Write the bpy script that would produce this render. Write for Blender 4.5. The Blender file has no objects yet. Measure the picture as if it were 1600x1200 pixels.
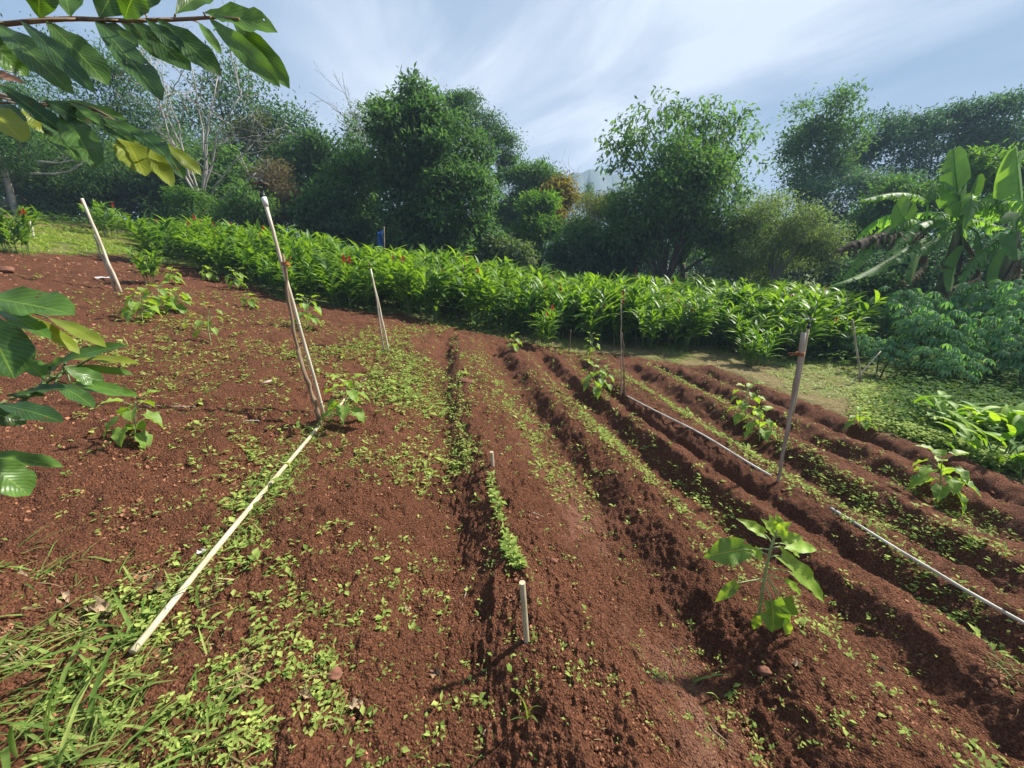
import bpy, math, random
import numpy as np
R = math.radians
rng = np.random.default_rng(7)
random.seed(7)
sc = bpy.context.scene
COL = sc.collection

# ------------------------------------------------------------------ camera
TH = R(17); F = 600.0; H = 1.6
CT, ST = math.cos(TH), math.sin(TH)
cam_d = bpy.data.cameras.new('camera'); cam = bpy.data.objects.new('camera', cam_d); COL.objects.link(cam)
cam.location = (0, 0, H); cam.rotation_euler = (R(90) - TH, 0, 0)
cam_d.sensor_width = 36; cam_d.lens = 36 * F / 1600; cam_d.clip_start = 0.02; cam_d.clip_end = 3000
sc.camera = cam

def ray(px, py):
    a = (px - 800) / F; b = (py - 600) / F
    return np.array([a, CT - ST * b, -(ST + CT * b)])
def at(px, py, depth):                       # point at axial depth
    return np.array([0, 0, H]) + ray(px, py) * depth
def atY(px, py, Y):                          # point at forward distance Y
    d = ray(px, py); return np.array([0, 0, H]) + d * (Y / d[1])

# ------------------------------------------------------------------ terrain
def sstep(a, b, x):
    t = np.clip((x - a) / (b - a), 0, 1); return t * t * (3 - 2 * t)
def gbase(x, y):
    xl = np.minimum(x, 0)
    l = -0.2 * np.where(xl > -15, xl, -15 - 3 * (1 - np.exp((xl + 15) / 3)))
    r = -0.55 * (1 - np.exp(-np.maximum(x, 0) * 0.34))
    z = np.where(x < 0, l, r)
    return z + 0.03 * np.clip(y - 8.5, 0, 25) * sstep(-14, -4, x)
def rawhit(px, py, fn):
    d = ray(px, py)
    t = np.geomspace(0.3, 90, 6000)
    p = d[None] * t[:, None]
    below = (H + p[:, 2]) < fn(p[:, 0], p[:, 1])
    i = int(np.argmax(below)) if below.any() else -1
    return np.array([p[i, 0], p[i, 1], H + p[i, 2]])
def hash2(ix, iy, s):
    h = (ix.astype(np.int64) * 374761393 + iy.astype(np.int64) * 668265263 + s * 974634777) & 0xFFFFFFFF
    h = ((h ^ (h >> 13)) * 1274126177) & 0xFFFFFFFF
    return ((h ^ (h >> 16)) & 0xFFFFFF) / float(0xFFFFFF)
def vnoise(x, y, s=0):
    ix = np.floor(x); iy = np.floor(y); fx = x - ix; fy = y - iy
    fx = fx * fx * (3 - 2 * fx); fy = fy * fy * (3 - 2 * fy)
    a = hash2(ix, iy, s); b = hash2(ix + 1, iy, s); c = hash2(ix, iy + 1, s); d = hash2(ix + 1, iy + 1, s)
    return (a + (b - a) * fx) * (1 - fy) + (c + (d - c) * fx) * fy
ROWPX = [
    [(215, 1030), (450, 735), (505, 660), (600, 570)],
    [(708, 525), (712, 600), (716, 680), (722, 740), (745, 850), (770, 960), (800, 1030)],
    [(785, 548), (830, 610), (880, 680), (950, 760), (1020, 850), (1100, 950), (1180, 1060), (1290, 1200)],
    [(855, 555), (900, 605), (960, 650), (1040, 720), (1130, 790), (1250, 880), (1400, 990), (1600, 1130)],
    [(910, 558), (950, 605), (1010, 652), (1110, 717), (1215, 778), (1330, 848), (1600, 1010)],
    [(985, 570), (1100, 640), (1200, 700), (1400, 800), (1600, 910)],
    [(1040, 575), (1130, 625), (1300, 690), (1450, 760), (1600, 840)],
    [(1115, 585), (1200, 625), (1350, 690), (1600, 780)]]
CURV = []
for r in ROWPX:
    P = np.array([rawhit(*q, gbase)[:2] for q in r]); P = P[np.argsort(P[:, 1])]
    c = np.polyfit(P[:, 1], P[:, 0], 1 if len(P) < 5 else 2)
    ys = np.linspace(-2, 9, 60); lo, hi = P[0, 1], P[-1, 1]
    xs = np.polyval(c, np.clip(ys, lo, hi))
    dl = np.polyder(c); xs += np.where(ys < lo, (ys - lo) * np.polyval(dl, lo), 0) + np.where(ys > hi, (ys - hi) * np.polyval(dl, hi), 0)
    CURV.append((ys, xs))
AMP = np.array([0.02, 0.085, 0.092, 0.088, 0.082, 0.082, 0.076, 0.068, 0.0])
def rowphase(x, y):
    X = [np.interp(y, ys, xs) for ys, xs in CURV]
    X.append(X[-1] + 0.75)
    ph = np.full(np.shape(x), -1.0)
    for i in range(len(X) - 1):
        w = np.maximum(X[i + 1] - X[i], 0.15)
        u = (x - X[i]) / w
        ph = np.where((x >= X[i]) , i + np.clip(u, 0, 0.9999), ph)
    ph = np.where(x > X[-1], 8.5, ph)
    ph = np.where(x < X[0], -np.clip((X[0] - x) / 0.8, 0.0001, 1), ph)
    return ph
def profile(u):
    return np.where(u < .17, np.sin(u / .17 * np.pi / 2),
           np.where(u < .32, 1.0,
           np.where(u < .80, np.cos((u - .32) / .48 * np.pi),
           np.where(u < .86, -1.0, -np.cos((u - .86) / .14 * np.pi / 2)))))
def rows(x, y):
    ph = rowphase(x, y)
    i = np.floor(ph).astype(int); u = ph - i
    a0 = AMP[np.clip(i, 0, 8)]; a1 = AMP[np.clip(i + 1, 0, 8)]
    a = a0 + (a1 - a0) * sstep(.35, .8, u)
    a = np.where(i < 0, AMP[0] * sstep(0.0, 0.3, u), a)
    a = np.where(ph > 7.99, 0, a)
    end = 7.5 + 0.12 * np.sin(ph * 7.0) + .1 * np.sin(x * 5)
    a = a * (.75 + .5 * vnoise(x / .3, y / .3, 55))
    return a * profile(u) * sstep(end + .35, end - .25, y) * sstep(8.0, 7.85, ph)

def coarse(x, y):
    return 0.05 * (vnoise(x / .9, y / .9, 3) - .5) + 0.035 * (vnoise(x / .35, y / .35, 4) - .5)
def zs(x, y):
    x = np.asarray(x, float); y = np.asarray(y, float)
    return gbase(x, y) + rows(x, y) + coarse(x, y)
def hit(px, py): return rawhit(px, py, zs)
def zat(x, y): return float(zs(np.array([x]), np.array([y]))[0])

SOILB = [(-300, 380), (0, 392), (60, 398), (200, 398), (330, 425), (450, 470), (620, 492), (700, 508), (850, 540), (1000, 560), (1110, 578), (1250, 622), (1400, 690), (1600, 762)]
_sb = np.array([rawhit(*q, gbase)[:2] for q in SOILB])
SB_AZ = np.arctan2(_sb[:, 0], _sb[:, 1]); SB_R = np.hypot(_sb[:, 0], _sb[:, 1])
_o = np.argsort(SB_AZ); SB_AZ, SB_R = SB_AZ[_o], SB_R[_o]
def soil_mask(x, y):
    az = np.arctan2(x, y); r = np.hypot(x, y)
    rb = np.interp(az, SB_AZ, SB_R)
    n = (vnoise(x / .5, y / .5, 11) - .5) * .5 + (vnoise(x / .15, y / .15, 12) - .5) * .25
    return sstep(.25, -.25, r - rb + n)

# ------------------------------------------------------------------ mesh builder
class MB:
    def __init__(s): s.v = []; s.t = []; s.q = []; s.var = []; s.uv = []; s.n = 0
    def add(s, v, tris=None, quads=None, var=0.5, uv=None):
        v = np.asarray(v, float).reshape(-1, 3); k = len(v)
        s.v.append(v)
        if tris is not None and len(tris): s.t.append(np.asarray(tris, int).reshape(-1, 3) + s.n)
        if quads is not None and len(quads): s.q.append(np.asarray(quads, int).reshape(-1, 4) + s.n)
        s.var.append(np.broadcast_to(np.asarray(var, float), (k,)).copy())
        s.uv.append(np.zeros((k, 2)) if uv is None else np.asarray(uv, float))
        s.n += k
    def tube(s, pts, rad, seg=7, var=0.5, cap=True):
        pts = np.asarray(pts, float); n = len(pts)
        rad = np.broadcast_to(np.asarray(rad, float), (n,))
        tan = np.gradient(pts, axis=0); tan /= np.linalg.norm(tan, axis=1, keepdims=True) + 1e-9
        ref = np.array([0, 0, 1.0]) if abs(tan[:, 2]).mean() < .8 else np.array([1.0, 0, 0])
        a = np.cross(tan, ref); a /= np.linalg.norm(a, axis=1, keepdims=True) + 1e-9
        b = np.cross(tan, a)
        th = np.arange(seg) / seg * 2 * np.pi
        ring = pts[:, None] + rad[:, None, None] * (a[:, None] * np.cos(th)[None, :, None] + b[:, None] * np.sin(th)[None, :, None])
        v = ring.reshape(-1, 3)
        i = np.arange(n - 1)[:, None] * seg; j = np.arange(seg)[None]; j2 = (j + 1) % seg
        q = np.stack([i + j, i + j2, i + seg + j2, i + seg + j], -1).reshape(-1, 4)
        tr = None
        if cap:
            v = np.vstack([v, pts[:1], pts[-1:]])
            j = np.arange(seg); j2 = (j + 1) % seg; m = n * seg
            tr = np.vstack([np.stack([j2, j, np.full(seg, m)], -1), np.stack([(n - 1) * seg + j, (n - 1) * seg + j2, np.full(seg, m + 1)], -1)])
        u = np.zeros((len(v), 2)); u[:n * seg, 0] = np.repeat(np.linspace(0, 1, n), seg); u[:n * seg, 1] = np.tile(th / 6.2832, n)
        s.add(v, tr, q, var, u)
    def inst(s, tpl, pos, d, up, length, width, var):
        tv, tt, tuv = tpl
        pos = np.asarray(pos, float).reshape(-1, 3); N = len(pos)
        d = np.broadcast_to(d, (N, 3)); d = d / (np.linalg.norm(d, axis=1, keepdims=True) + 1e-9)
        up = np.broadcast_to(up, (N, 3))
        y = np.cross(up, d); y /= np.linalg.norm(y, axis=1, keepdims=True) + 1e-6
        z = np.cross(d, y)
        L = np.broadcast_to(length, (N,)); W = np.broadcast_to(width, (N,))
        v = pos[:, None] + (tv[None, :, 0:1] * L[:, None, None]) * d[:, None] + (tv[None, :, 1:2] * W[:, None, None]) * y[:, None] + (tv[None, :, 2:3] * L[:, None, None] + tv[None, :, 3:4] * W[:, None, None]) * z[:, None]
        k = len(tv)
        t = (np.arange(N)[:, None, None] * k + tt[None]).reshape(-1, 3)
        vv = np.repeat(np.broadcast_to(var, (N,)), k)
        s.add(v.reshape(-1, 3), t, None, vv, np.tile(tuv, (N, 1)))
    def build(s, name, mat, parent=None, smooth=True, loc=None):
        v = np.vstack(s.v)
        if loc is not None: v = v - np.asarray(loc)
        t = np.vstack(s.t) if s.t else np.zeros((0, 3), int)
        q = np.vstack(s.q) if s.q else np.zeros((0, 4), int)
        me = bpy.data.meshes.new(name)
        me.vertices.add(len(v)); me.vertices.foreach_set('co', v.ravel())
        loops = np.concatenate([t.ravel(), q.ravel()])
        me.loops.add(len(loops)); me.loops.foreach_set('vertex_index', loops)
        nt, nq = len(t), len(q)
        st = np.concatenate([np.arange(nt) * 3, nt * 3 + np.arange(nq) * 4])
        me.polygons.add(nt + nq); me.polygons.foreach_set('loop_start', st)
        me.polygons.foreach_set('use_smooth', np.full(nt + nq, smooth))
        me.update(calc_edges=True)
        a = me.attributes.new('var', 'FLOAT', 'POINT'); a.data.foreach_set('value', np.concatenate(s.var))
        uvl = me.uv_layers.new(name='UVMap'); uvl.data.foreach_set('uv', np.vstack(s.uv)[loops].ravel())
        for m in (mat if isinstance(mat, (list, tuple)) else [mat]): me.materials.append(m)
        o = bpy.data.objects.new(name, me); COL.objects.link(o)
        if parent is not None: o.parent = parent
        if loc is not None and parent is None: o.location = loc
        return o

def tag(o, label=None, cat=None, group=None, kind=None):
    if label: o['label'] = label
    if cat: o['category'] = cat
    if group: o['group'] = group
    if kind: o['kind'] = kind
    return o
def empty(name, loc, label, cat, group=None, rz=0):
    o = bpy.data.objects.new(name, None); COL.objects.link(o); o.location = loc; o.rotation_euler = (0, 0, rz)
    o.empty_display_size = .1
    return tag(o, label, cat, group)
def copy_tree(root):
    c = root.copy(); COL.objects.link(c)
    for ch in list(root.children):
        d = ch.copy(); COL.objects.link(d); d.parent = c
        for g in list(ch.children):
            e = g.copy(); COL.objects.link(e); e.parent = d
    return c

# leaf template: along +x (length 1), full width 1 along y, normal +z
SH = {
    'lance': lambda s: np.sin(np.pi * s ** .85) ** .9,
    'oval': lambda s: np.sin(np.pi * s) ** .65,
    'obov': lambda s: np.sin(np.pi * s ** 1.45) ** .6,
    'heart': lambda s: np.where(s < .3, .62 + .38 * np.sin(s / .3 * np.pi / 2), np.cos((s - .3) / .7 * np.pi / 2) ** 1.15),
    'blade': lambda s: (1 - s) ** .6 * np.minimum(1, .5 + s * 4),
}
def tpl(shape, n, bend=.3, fold=.25, cross=1, wave=0.0, tip0=True):
    s = np.linspace(0, 1, n + 1); w = SH[shape](np.clip(s, 0, 1)) * .5
    if shape == 'heart': w[0] = .30
    w[-1] = 0.004
    w = np.maximum(w, 0.004)
    ang = -bend * s * 1.0
    ds = 1 / n
    x = np.concatenate([[0], np.cumsum(np.cos((ang[1:] + ang[:-1]) / 2) * ds)])
    z = np.concatenate([[0], np.cumsum(np.sin((ang[1:] + ang[:-1]) / 2) * ds)])
    V = []; U = []; k = 2 * cross + 1
    for i in range(n + 1):
        for j in range(-cross, cross + 1):
            f = j / cross
            V.append((x[i] - (0.12 * f * f if shape == 'heart' and i == 0 else 0), w[i] * f, z[i], fold * w[i] * abs(f) ** 1.3 + wave * 2 * w[i] * abs(f) * math.sin(s[i] * 17 + (j > 0) * 1.3)))
            U.append((s[i], f * .5 + .5))
    T = []
    for i in range(n):
        for j in range(k - 1):
            a = i * k + j
            T += [(a, a + k, a + k + 1), (a, a + k + 1, a + 1)]
    return np.array(V), np.array(T), np.array(U)
KITE = (np.array([(0, 0, 0, 0), (.45, -.5, 0, .16), (1, 0, -.12, 0), (.45, .5, 0, .16)], float), np.array([(0, 1, 2), (0, 2, 3)]), np.array([(0, .5), (.45, 0), (1, .5), (.45, 1)], float))
LANCE = tpl('lance', 4, .7, .5); LANCE2 = tpl('lance', 4, 1.3, .5); OVAL = tpl('oval', 3, .5, .4); BLADE = tpl('blade', 3, .9, .3); BLADE2 = tpl('blade', 4, 1.8, .3)
HEART = tpl('heart', 6, .7, .35, 2, .15); SEED = tpl('oval', 2, .4, .3)
LOBE = tpl('lance', 3, .9, .5)

# ------------------------------------------------------------------ materials
def newmat(name):
    m = bpy.data.materials.new(name); m.use_nodes = True
    nt = m.node_tree; b = nt.nodes['Principled BSDF']; out = nt.nodes['Material Output']
    return m, nt, b, out
def leafmat(name, c1, c2, trans=.35, rough=.45, spec=.4, tint=(1.5, 1.6, .5), vein=0.0, noise=18.0, blotch=.25, holes=False):
    m, nt, b, out = newmat(name); N = nt.nodes.new; L = nt.links.new
    at_ = N('ShaderNodeAttribute'); at_.attribute_name = 'var'
    mx = N('ShaderNodeMix'); mx.data_type = 'RGBA'; mx.inputs['A'].default_value = (*c1, 1); mx.inputs['B'].default_value = (*c2, 1)
    oi = N('ShaderNodeObjectInfo'); rm = N('ShaderNodeMath'); rm.operation = 'MULTIPLY_ADD'; rm.inputs[1].default_value = .3; rm.inputs[2].default_value = -.15; L(oi.outputs['Random'], rm.inputs[0])
    ra = N('ShaderNodeMath'); ra.operation = 'ADD'; ra.use_clamp = True; L(at_.outputs['Fac'], ra.inputs[0]); L(rm.outputs[0], ra.inputs[1]); L(ra.outputs[0], mx.inputs['Factor'])
    tc = N('ShaderNodeTexCoord'); nz = N('ShaderNodeTexNoise'); nz.inputs['Scale'].default_value = noise; nz.inputs['Detail'].default_value = 3
    L(tc.outputs['Object'], nz.inputs['Vector'])
    mp = N('ShaderNodeMapRange'); mp.inputs['From Min'].default_value = .3; mp.inputs['From Max'].default_value = .7
    mp.inputs['To Min'].default_value = 1 - blotch; mp.inputs['To Max'].default_value = 1 + blotch
    L(nz.outputs['Fac'], mp.inputs['Value'])
    mu = N('ShaderNodeMix'); mu.data_type = 'RGBA'; mu.blend_type = 'MULTIPLY'; mu.inputs['Factor'].default_value = 1
    L(mx.outputs['Result'], mu.inputs['A']); L(mp.outputs['Result'], mu.inputs['B'])
    colr = mu.outputs['Result']
    if vein > 0:
        sp = N('ShaderNodeSeparateXYZ'); uv = N('ShaderNodeUVMap'); L(uv.outputs['UV'], sp.inputs['Vector'])
        def math_(op, a, b=None):
            n = N('ShaderNodeMath'); n.operation = op
            for k, s in enumerate((a, b)):
                if s is None: continue
                if isinstance(s, (int, float)): n.inputs[k].default_value = s
                else: L(s, n.inputs[k])
            return n.outputs[0]
        av = math_('ABSOLUTE', math_('SUBTRACT', sp.outputs['Y'], .5))
        ph = math_('SUBTRACT', math_('MULTIPLY', sp.outputs['X'], 13.0), math_('MULTIPLY', av, 7.0))
        fr = math_('ABSOLUTE', math_('SUBTRACT', math_('FRACT', ph), .5))
        side = math_('LESS_THAN', fr, .06); mid = math_('LESS_THAN', av, .02)
        vv = math_('MULTIPLY', math_('MAXIMUM', math_('MULTIPLY', side, .55), mid), vein)
        vm = N('ShaderNodeMix'); vm.data_type = 'RGBA'; vm.inputs['B'].default_value = (min(c2[0] * 2.2, .5), min(c2[1] * 1.7, .5), c2[2] * 1.5, 1)
        L(vv, vm.inputs['Factor']); L(colr, vm.inputs['A']); colr = vm.outputs['Result']
        bp = N('ShaderNodeBump'); bp.inputs['Strength'].default_value = .35; bp.inputs['Distance'].default_value = .002
        L(fr, bp.inputs['Height']); L(bp.outputs['Normal'], b.inputs['Normal'])
    L(colr, b.inputs['Base Color'])
    b.inputs['Roughness'].default_value = rough; b.inputs['Specular IOR Level'].default_value = spec
    if trans > 0:
        tr = N('ShaderNodeBsdfTranslucent'); tm = N('ShaderNodeMix'); tm.data_type = 'RGBA'; tm.blend_type = 'MULTIPLY'; tm.inputs['Factor'].default_value = 1
        tm.inputs['B'].default_value = (*tint, 1); L(colr, tm.inputs['A']); L(tm.outputs['Result'], tr.inputs['Color'])
        ms = N('ShaderNodeMixShader'); ms.inputs['Fac'].default_value = trans
        L(b.outputs['BSDF'], ms.inputs[1]); L(tr.outputs['BSDF'], ms.inputs[2]); L(ms.outputs['Shader'], out.inputs['Surface'])
        if holes:
            vo = N('ShaderNodeTexVoronoi'); vo.inputs['Scale'].default_value = 42; L(tc.outputs['Object'], vo.inputs['Vector'])
            sc_ = N('ShaderNodeSeparateColor'); L(vo.outputs['Color'], sc_.inputs['Color'])
            def m2(op, a, b_):
                q = N('ShaderNodeMath'); q.operation = op
                for k, x in enumerate((a, b_)):
                    if isinstance(x, (int, float)): q.inputs[k].default_value = x
                    else: L(x, q.inputs[k])
                return q.outputs[0]
            hole = m2('MULTIPLY', m2('LESS_THAN', vo.outputs['Distance'], .10), m2('GREATER_THAN', sc_.outputs['Red'], .86))
            spot = m2('MULTIPLY', m2('LESS_THAN', vo.outputs['Distance'], .17), m2('GREATER_THAN', sc_.outputs['Red'], .72))
            bm_ = N('ShaderNodeMix'); bm_.data_type = 'RGBA'; bm_.inputs['B'].default_value = (.10, .06, .02, 1); L(spot, bm_.inputs['Factor']); L(colr, bm_.inputs['A']); L(bm_.outputs['Result'], b.inputs['Base Color'])
            tp_ = N('ShaderNodeBsdfTransparent'); mh = N('ShaderNodeMixShader'); L(hole, mh.inputs['Fac']); L(ms.outputs['Shader'], mh.inputs[1]); L(tp_.outputs['BSDF'], mh.inputs[2]); L(mh.outputs['Shader'], out.inputs['Surface'])
    return m
def solid(name, c1, c2=None, rough=.6, scale=20, bump=0.0, stretch=None, spec=.3, detail=4):
    m, nt, b, out = newmat(name); N = nt.nodes.new; L = nt.links.new
    c2 = c2 or tuple(x * .7 for x in c1)
    tc = N('ShaderNodeTexCoord'); mp = N('ShaderNodeMapping'); L(tc.outputs['Object'], mp.inputs['Vector'])
    if stretch: mp.inputs['Scale'].default_value = stretch
    nz = N('ShaderNodeTexNoise'); nz.inputs['Scale'].default_value = scale; nz.inputs['Detail'].default_value = detail; L(mp.outputs['Vector'], nz.inputs['Vector'])
    cr = N('ShaderNodeValToRGB'); cr.color_ramp.elements[0].position = .35; cr.color_ramp.elements[1].position = .65
    cr.color_ramp.elements[0].color = (*c2, 1); cr.color_ramp.elements[1].color = (*c1, 1)
    L(nz.outputs['Fac'], cr.inputs['Fac']); L(cr.outputs['Color'], b.inputs['Base Color'])
    b.inputs['Roughness'].default_value = rough; b.inputs['Specular IOR Level'].default_value = spec
    if bump:
        bp = N('ShaderNodeBump'); bp.inputs['Strength'].default_value = .8; bp.inputs['Distance'].default_value = bump
        L(nz.outputs['Fac'], bp.inputs['Height']); L(bp.outputs['Normal'], b.inputs['Normal'])
    return m
M = {}
M['bark'] = solid('bark', (.13, .10, .075), (.06, .045, .035), .9, 6, .02, (1, 1, .25))
M['pale_bark'] = solid('pale_bark', (.36, .335, .30), (.20, .185, .165), .85, 5, .01, (1, 1, .3))
M['grey_bark'] = solid('grey_bark', (.26, .23, .20), (.15, .13, .11), .9, 5, .01, (1, 1, .3))
M['pvc'] = solid('white_pvc', (.60, .54, .42), (.42, .35, .25), .45, 9, 0, (1, 1, .4), .4)
M['dirty_pvc'] = solid('weathered_pvc', (.54, .47, .31), (.38, .31, .19), .5, 7, 0, None, .4)
M['hose'] = solid('hose_plastic', (.58, .56, .48), (.40, .36, .29), .6, 8, 0, None, .25)
M['stick'] = solid('brown_stick', (.24, .17, .11), (.12, .08, .05), .9, 16, .004, (1, 1, .2))
M['greywood'] = solid('grey_wood', (.42, .36, .29), (.24, .19, .14), .9, 22, .003, (1, 1, .12))
M['black'] = solid('black_plastic', (.02, .02, .022), (.012, .012, .012), .4)
M['whiteplastic'] = solid('white_plastic', (.75, .75, .73), (.6, .6, .58), .4)
M['tie'] = solid('orange_cord', (.42, .15, .05), (.25, .08, .03), .8, 40)
M['dry'] = leafmat('dry_leaf', (.20, .12, .07), (.38, .28, .18), .1, .8, .2, (1, 1, 1), 0, 30, .4)
M['straw'] = leafmat('dry_straw', (.20, .15, .07), (.46, .38, .20), .25, .95, .02, (1, 1, .8))
M['red'] = leafmat('red_bract', (.40, .015, .02), (.62, .06, .06), .25, .45, .4, (1, .6, .6))
M['yellow'] = leafmat('yellow_petal', (.65, .42, .01), (.8, .55, .03), .3, .5, .3, (1, 1, .6))
M['weed'] = leafmat('weed_leaf', (.10, .18, .03), (.38, .45, .12), .35, .75, .08)
M['grass'] = leafmat('grass_blade', (.09, .17, .028), (.34, .40, .11), .35, .6, .2)
M['ginger'] = leafmat('ginger_leaf', (.03, .095, .02), (.18, .30, .04), .40, .45, .28, (1.9, 1.9, .45))
M['gstem'] = solid('ginger_stem', (.10, .16, .05), (.06, .10, .03), .5)
M['sun'] = leafmat('sunflower_leaf', (.07, .17, .035), (.26, .40, .06), .45, .5, .4, (1.8, 1.7, .45), .5)
M['sunstem'] = solid('sunflower_stem', (.32, .40, .17), (.22, .30, .10), .6, 30)
M['cassava'] = leafmat('cassava_leaf', (.07, .17, .075), (.19, .33, .13), .35, .5, .35, (1.4, 1.7, .5))
M['banana'] = leafmat('banana_leaf', (.07, .17, .05), (.19, .33, .08), .5, .55, .25, (1.9, 1.9, .45), 0, 2.5, .2)
M['bananadry'] = leafmat('dry_banana_leaf', (.07, .05, .03), (.17, .125, .075), .15, .8, .2, (1, 1, 1))
M['broad'] = leafmat('broad_leaf', (.09, .22, .03), (.32, .44, .07), .4, .55, .2, (1.7, 1.7, .4))
M['bananastem'] = solid('banana_stem', (.16, .17, .09), (.08, .06, .035), .6, 7, .01, (1, 1, .3))

# ------------------------------------------------------------------ ground
def zone_soil_material():
    m, nt, b, out = newmat('red_soil_and_turf'); N = nt.nodes.new; L = nt.links.new
    zc = N('ShaderNodeAttribute'); zc.attribute_name = 'zone'; sep = N('ShaderNodeSeparateColor'); L(zc.outputs['Color'], sep.inputs['Color'])
    tc = N('ShaderNodeTexCoord')
    def noise(scale, detail=5, rough=.6):
        n = N('ShaderNodeTexNoise'); n.inputs['Scale'].default_value = scale; n.inputs['Detail'].default_value = detail; n.inputs['Roughness'].default_value = rough
        L(tc.outputs['Object'], n.inputs['Vector']); return n.outputs['Fac']
    def ramp(f, stops):
        r = N('ShaderNodeValToRGB'); e = r.color_ramp.elements
        e[0].position, e[0].color = stops[0][0], (*stops[0][1], 1); e[1].position, e[1].color = stops[-1][0], (*stops[-1][1], 1)
        for p, c in stops[1:-1]:
            x = e.new(p); x.color = (*c, 1)
        L(f, r.inputs['Fac']); return r.outputs['Color']
    def mix(f, a, b_, mode='MIX'):
        n = N('ShaderNodeMix'); n.data_type = 'RGBA'; n.blend_type = mode
        for k, s in (('Factor', f), ('A', a), ('B', b_)):
            if isinstance(s, (int, float)): n.inputs[k].default_value = s
            elif isinstance(s, tuple): n.inputs[k].default_value = (*s, 1)
            else: L(s, n.inputs[k])
        return n.outputs['Result']
    fine = noise(90, 4, .7); mid = noise(7, 5); big = noise(.9, 3)
    soil = ramp(fine, [(.3, SOIL_D), (.55, SOIL_M), (.75, SOIL_L)])
    soil = mix(.6, soil, ramp(mid, [(.3, (.75, .72, .70)), (.7, (1.25, 1.2, 1.2))]), 'MULTIPLY')
    soil = mix(.6, soil, ramp(big, [(.3, (.68, .64, .62)), (.7, (1.3, 1.3, 1.32))]), 'MULTIPLY')
    soil = mix(sep.outputs['Blue'], soil, ramp(fine, [(.3, (.16, .075, .045)), (.7, (.30, .15, .095))]))
    turf = ramp(noise(40, 4, .7), [(.3, (.05, .07, .018)), (.5, (.13, .16, .045)), (.7, (.22, .23, .08))])
    straw = ramp(noise(55, 4, .7), [(.3, (.13, .09, .04)), (.5, (.25, .20, .09)), (.7, (.36, .30, .15))])
    c = mix(sep.outputs['Red'], soil, turf); c = mix(sep.outputs['Green'], c, straw)
    L(c, b.inputs['Base Color']); b.inputs['Roughness'].default_value = .95; b.inputs['Specular IOR Level'].default_value = .15
    vo = N('ShaderNodeTexVoronoi'); vo.inputs['Scale'].default_value = 110; L(tc.outputs['Object'], vo.inputs['Vector'])
    ad = N('ShaderNodeMath'); ad.operation = 'SUBTRACT'; L(fine, ad.inputs[0]); L(vo.outputs['Distance'], ad.inputs[1])
    bp = N('ShaderNodeBump'); bp.inputs['Strength'].default_value = 1.0; bp.inputs['Distance'].default_value = .018
    L(ad.outputs[0], bp.inputs['Height']); L(bp.outputs['Normal'], b.inputs['Normal'])
    return m
SOIL_D, SOIL_M, SOIL_L = (.048, .019, .010), (.142, .057, .028), (.35, .165, .092)
def build_ground():
    az = np.concatenate([np.linspace(-66, 66, 1000), np.linspace(66, 294, 60)[1:-1]]) * np.pi / 180
    r = np.concatenate([np.geomspace(.35, 13, 760), np.geomspace(13, 700, 90)[1:]])
    A, RR = np.meshgrid(az, r)
    x = (RR * np.sin(A)).ravel(); y = (RR * np.cos(A)).ravel(); rr = RR.ravel()
    sm = soil_mask(x, y)
    z = zs(x, y)
    fine = np.zeros_like(x); aa = np.abs(((A.ravel() + np.pi) % (2 * np.pi)) - np.pi) < 1.16
    for wl, amp, s in ((.16, .034, 21), (.075, .028, 22), (.036, .018, 23), (.017, .014, 24), (.009, .008, 25)):
        k = aa * np.clip(wl / (rr * .0026) - .8, 0, 1)
        n = vnoise(x / wl, y / wl, s)
        fine += k * amp * (np.abs(n - .5) * -2 + .6 if wl in (.16, .036) else (n - .5))
    fp = sstep(.55, .75, vnoise(x / .13, y / .13, 31)) * .012 * (rr < 9)
    z = z + (fine + fp) * (0.35 + .65 * sm)
    z[rr > 60] = np.minimum(z[rr > 60], 3.3)
    # zones
    azv = np.arctan2(x, y)
    straw = (1 - sm) * sstep(0.0, .10, azv) * sstep(13, 9, rr) * sstep(.30, .6, vnoise(x / .7, y / .7, 41) * .6 + vnoise(x / .12, y / .12, 42) * .4 + .12)
    straw += (1 - sm) * sstep(-.05, -.3, azv) * .8 * sstep(.52, .7, vnoise(x / .9, y / .9, 45) * .7 + .3 * vnoise(x / .1, y / .1, 46))
    bank = sstep(15.0, 16.5, rr) * sstep(24, 21, rr) * sstep(-.72, -.8, azv)
    grass = 1 - sm
    ph = rowphase(x, y); u = ph - np.floor(ph)
    comp = np.where((ph > 1.45) & (ph < 2), np.exp(-((u - .66) / .17) ** 2), 0) * sstep(.35, .65, vnoise(x / .25, y / .6, 51) * .6 + vnoise(x / .05, y / .05, 52) * .4) * sstep(5, 2.5, y)
    zone = np.stack([grass * (1 - .85 * bank), np.clip(straw + .5 * bank, 0, 1), comp * .8, np.ones_like(x)], -1)
    na, nr = len(az), len(r)
    i = np.arange(nr - 1)[:, None] * na; j = np.arange(na)[None]; j2 = (j + 1) % na
    q = np.stack([i + j, i + j2, i + na + j2, i + na + j], -1).reshape(-1, 4)
    mb = MB(); v = np.stack([x, y, z], -1)
    v = np.vstack([v, [[0, 0, zat(0, 0)]]]); zone = np.vstack([zone, [[0, 0, 0, 1]]])
    j = np.arange(na); t = np.stack([(j + 1) % na, j, np.full(na, na * nr)], -1)
    mb.add(v, t, q)
    o = mb.build('ground', zone_soil_material())
    ca = o.data.attributes.new('zone', 'FLOAT_COLOR', 'POINT'); ca.data.foreach_set('color', zone.ravel())
    tag(o, kind='structure')
build_ground()

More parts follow.
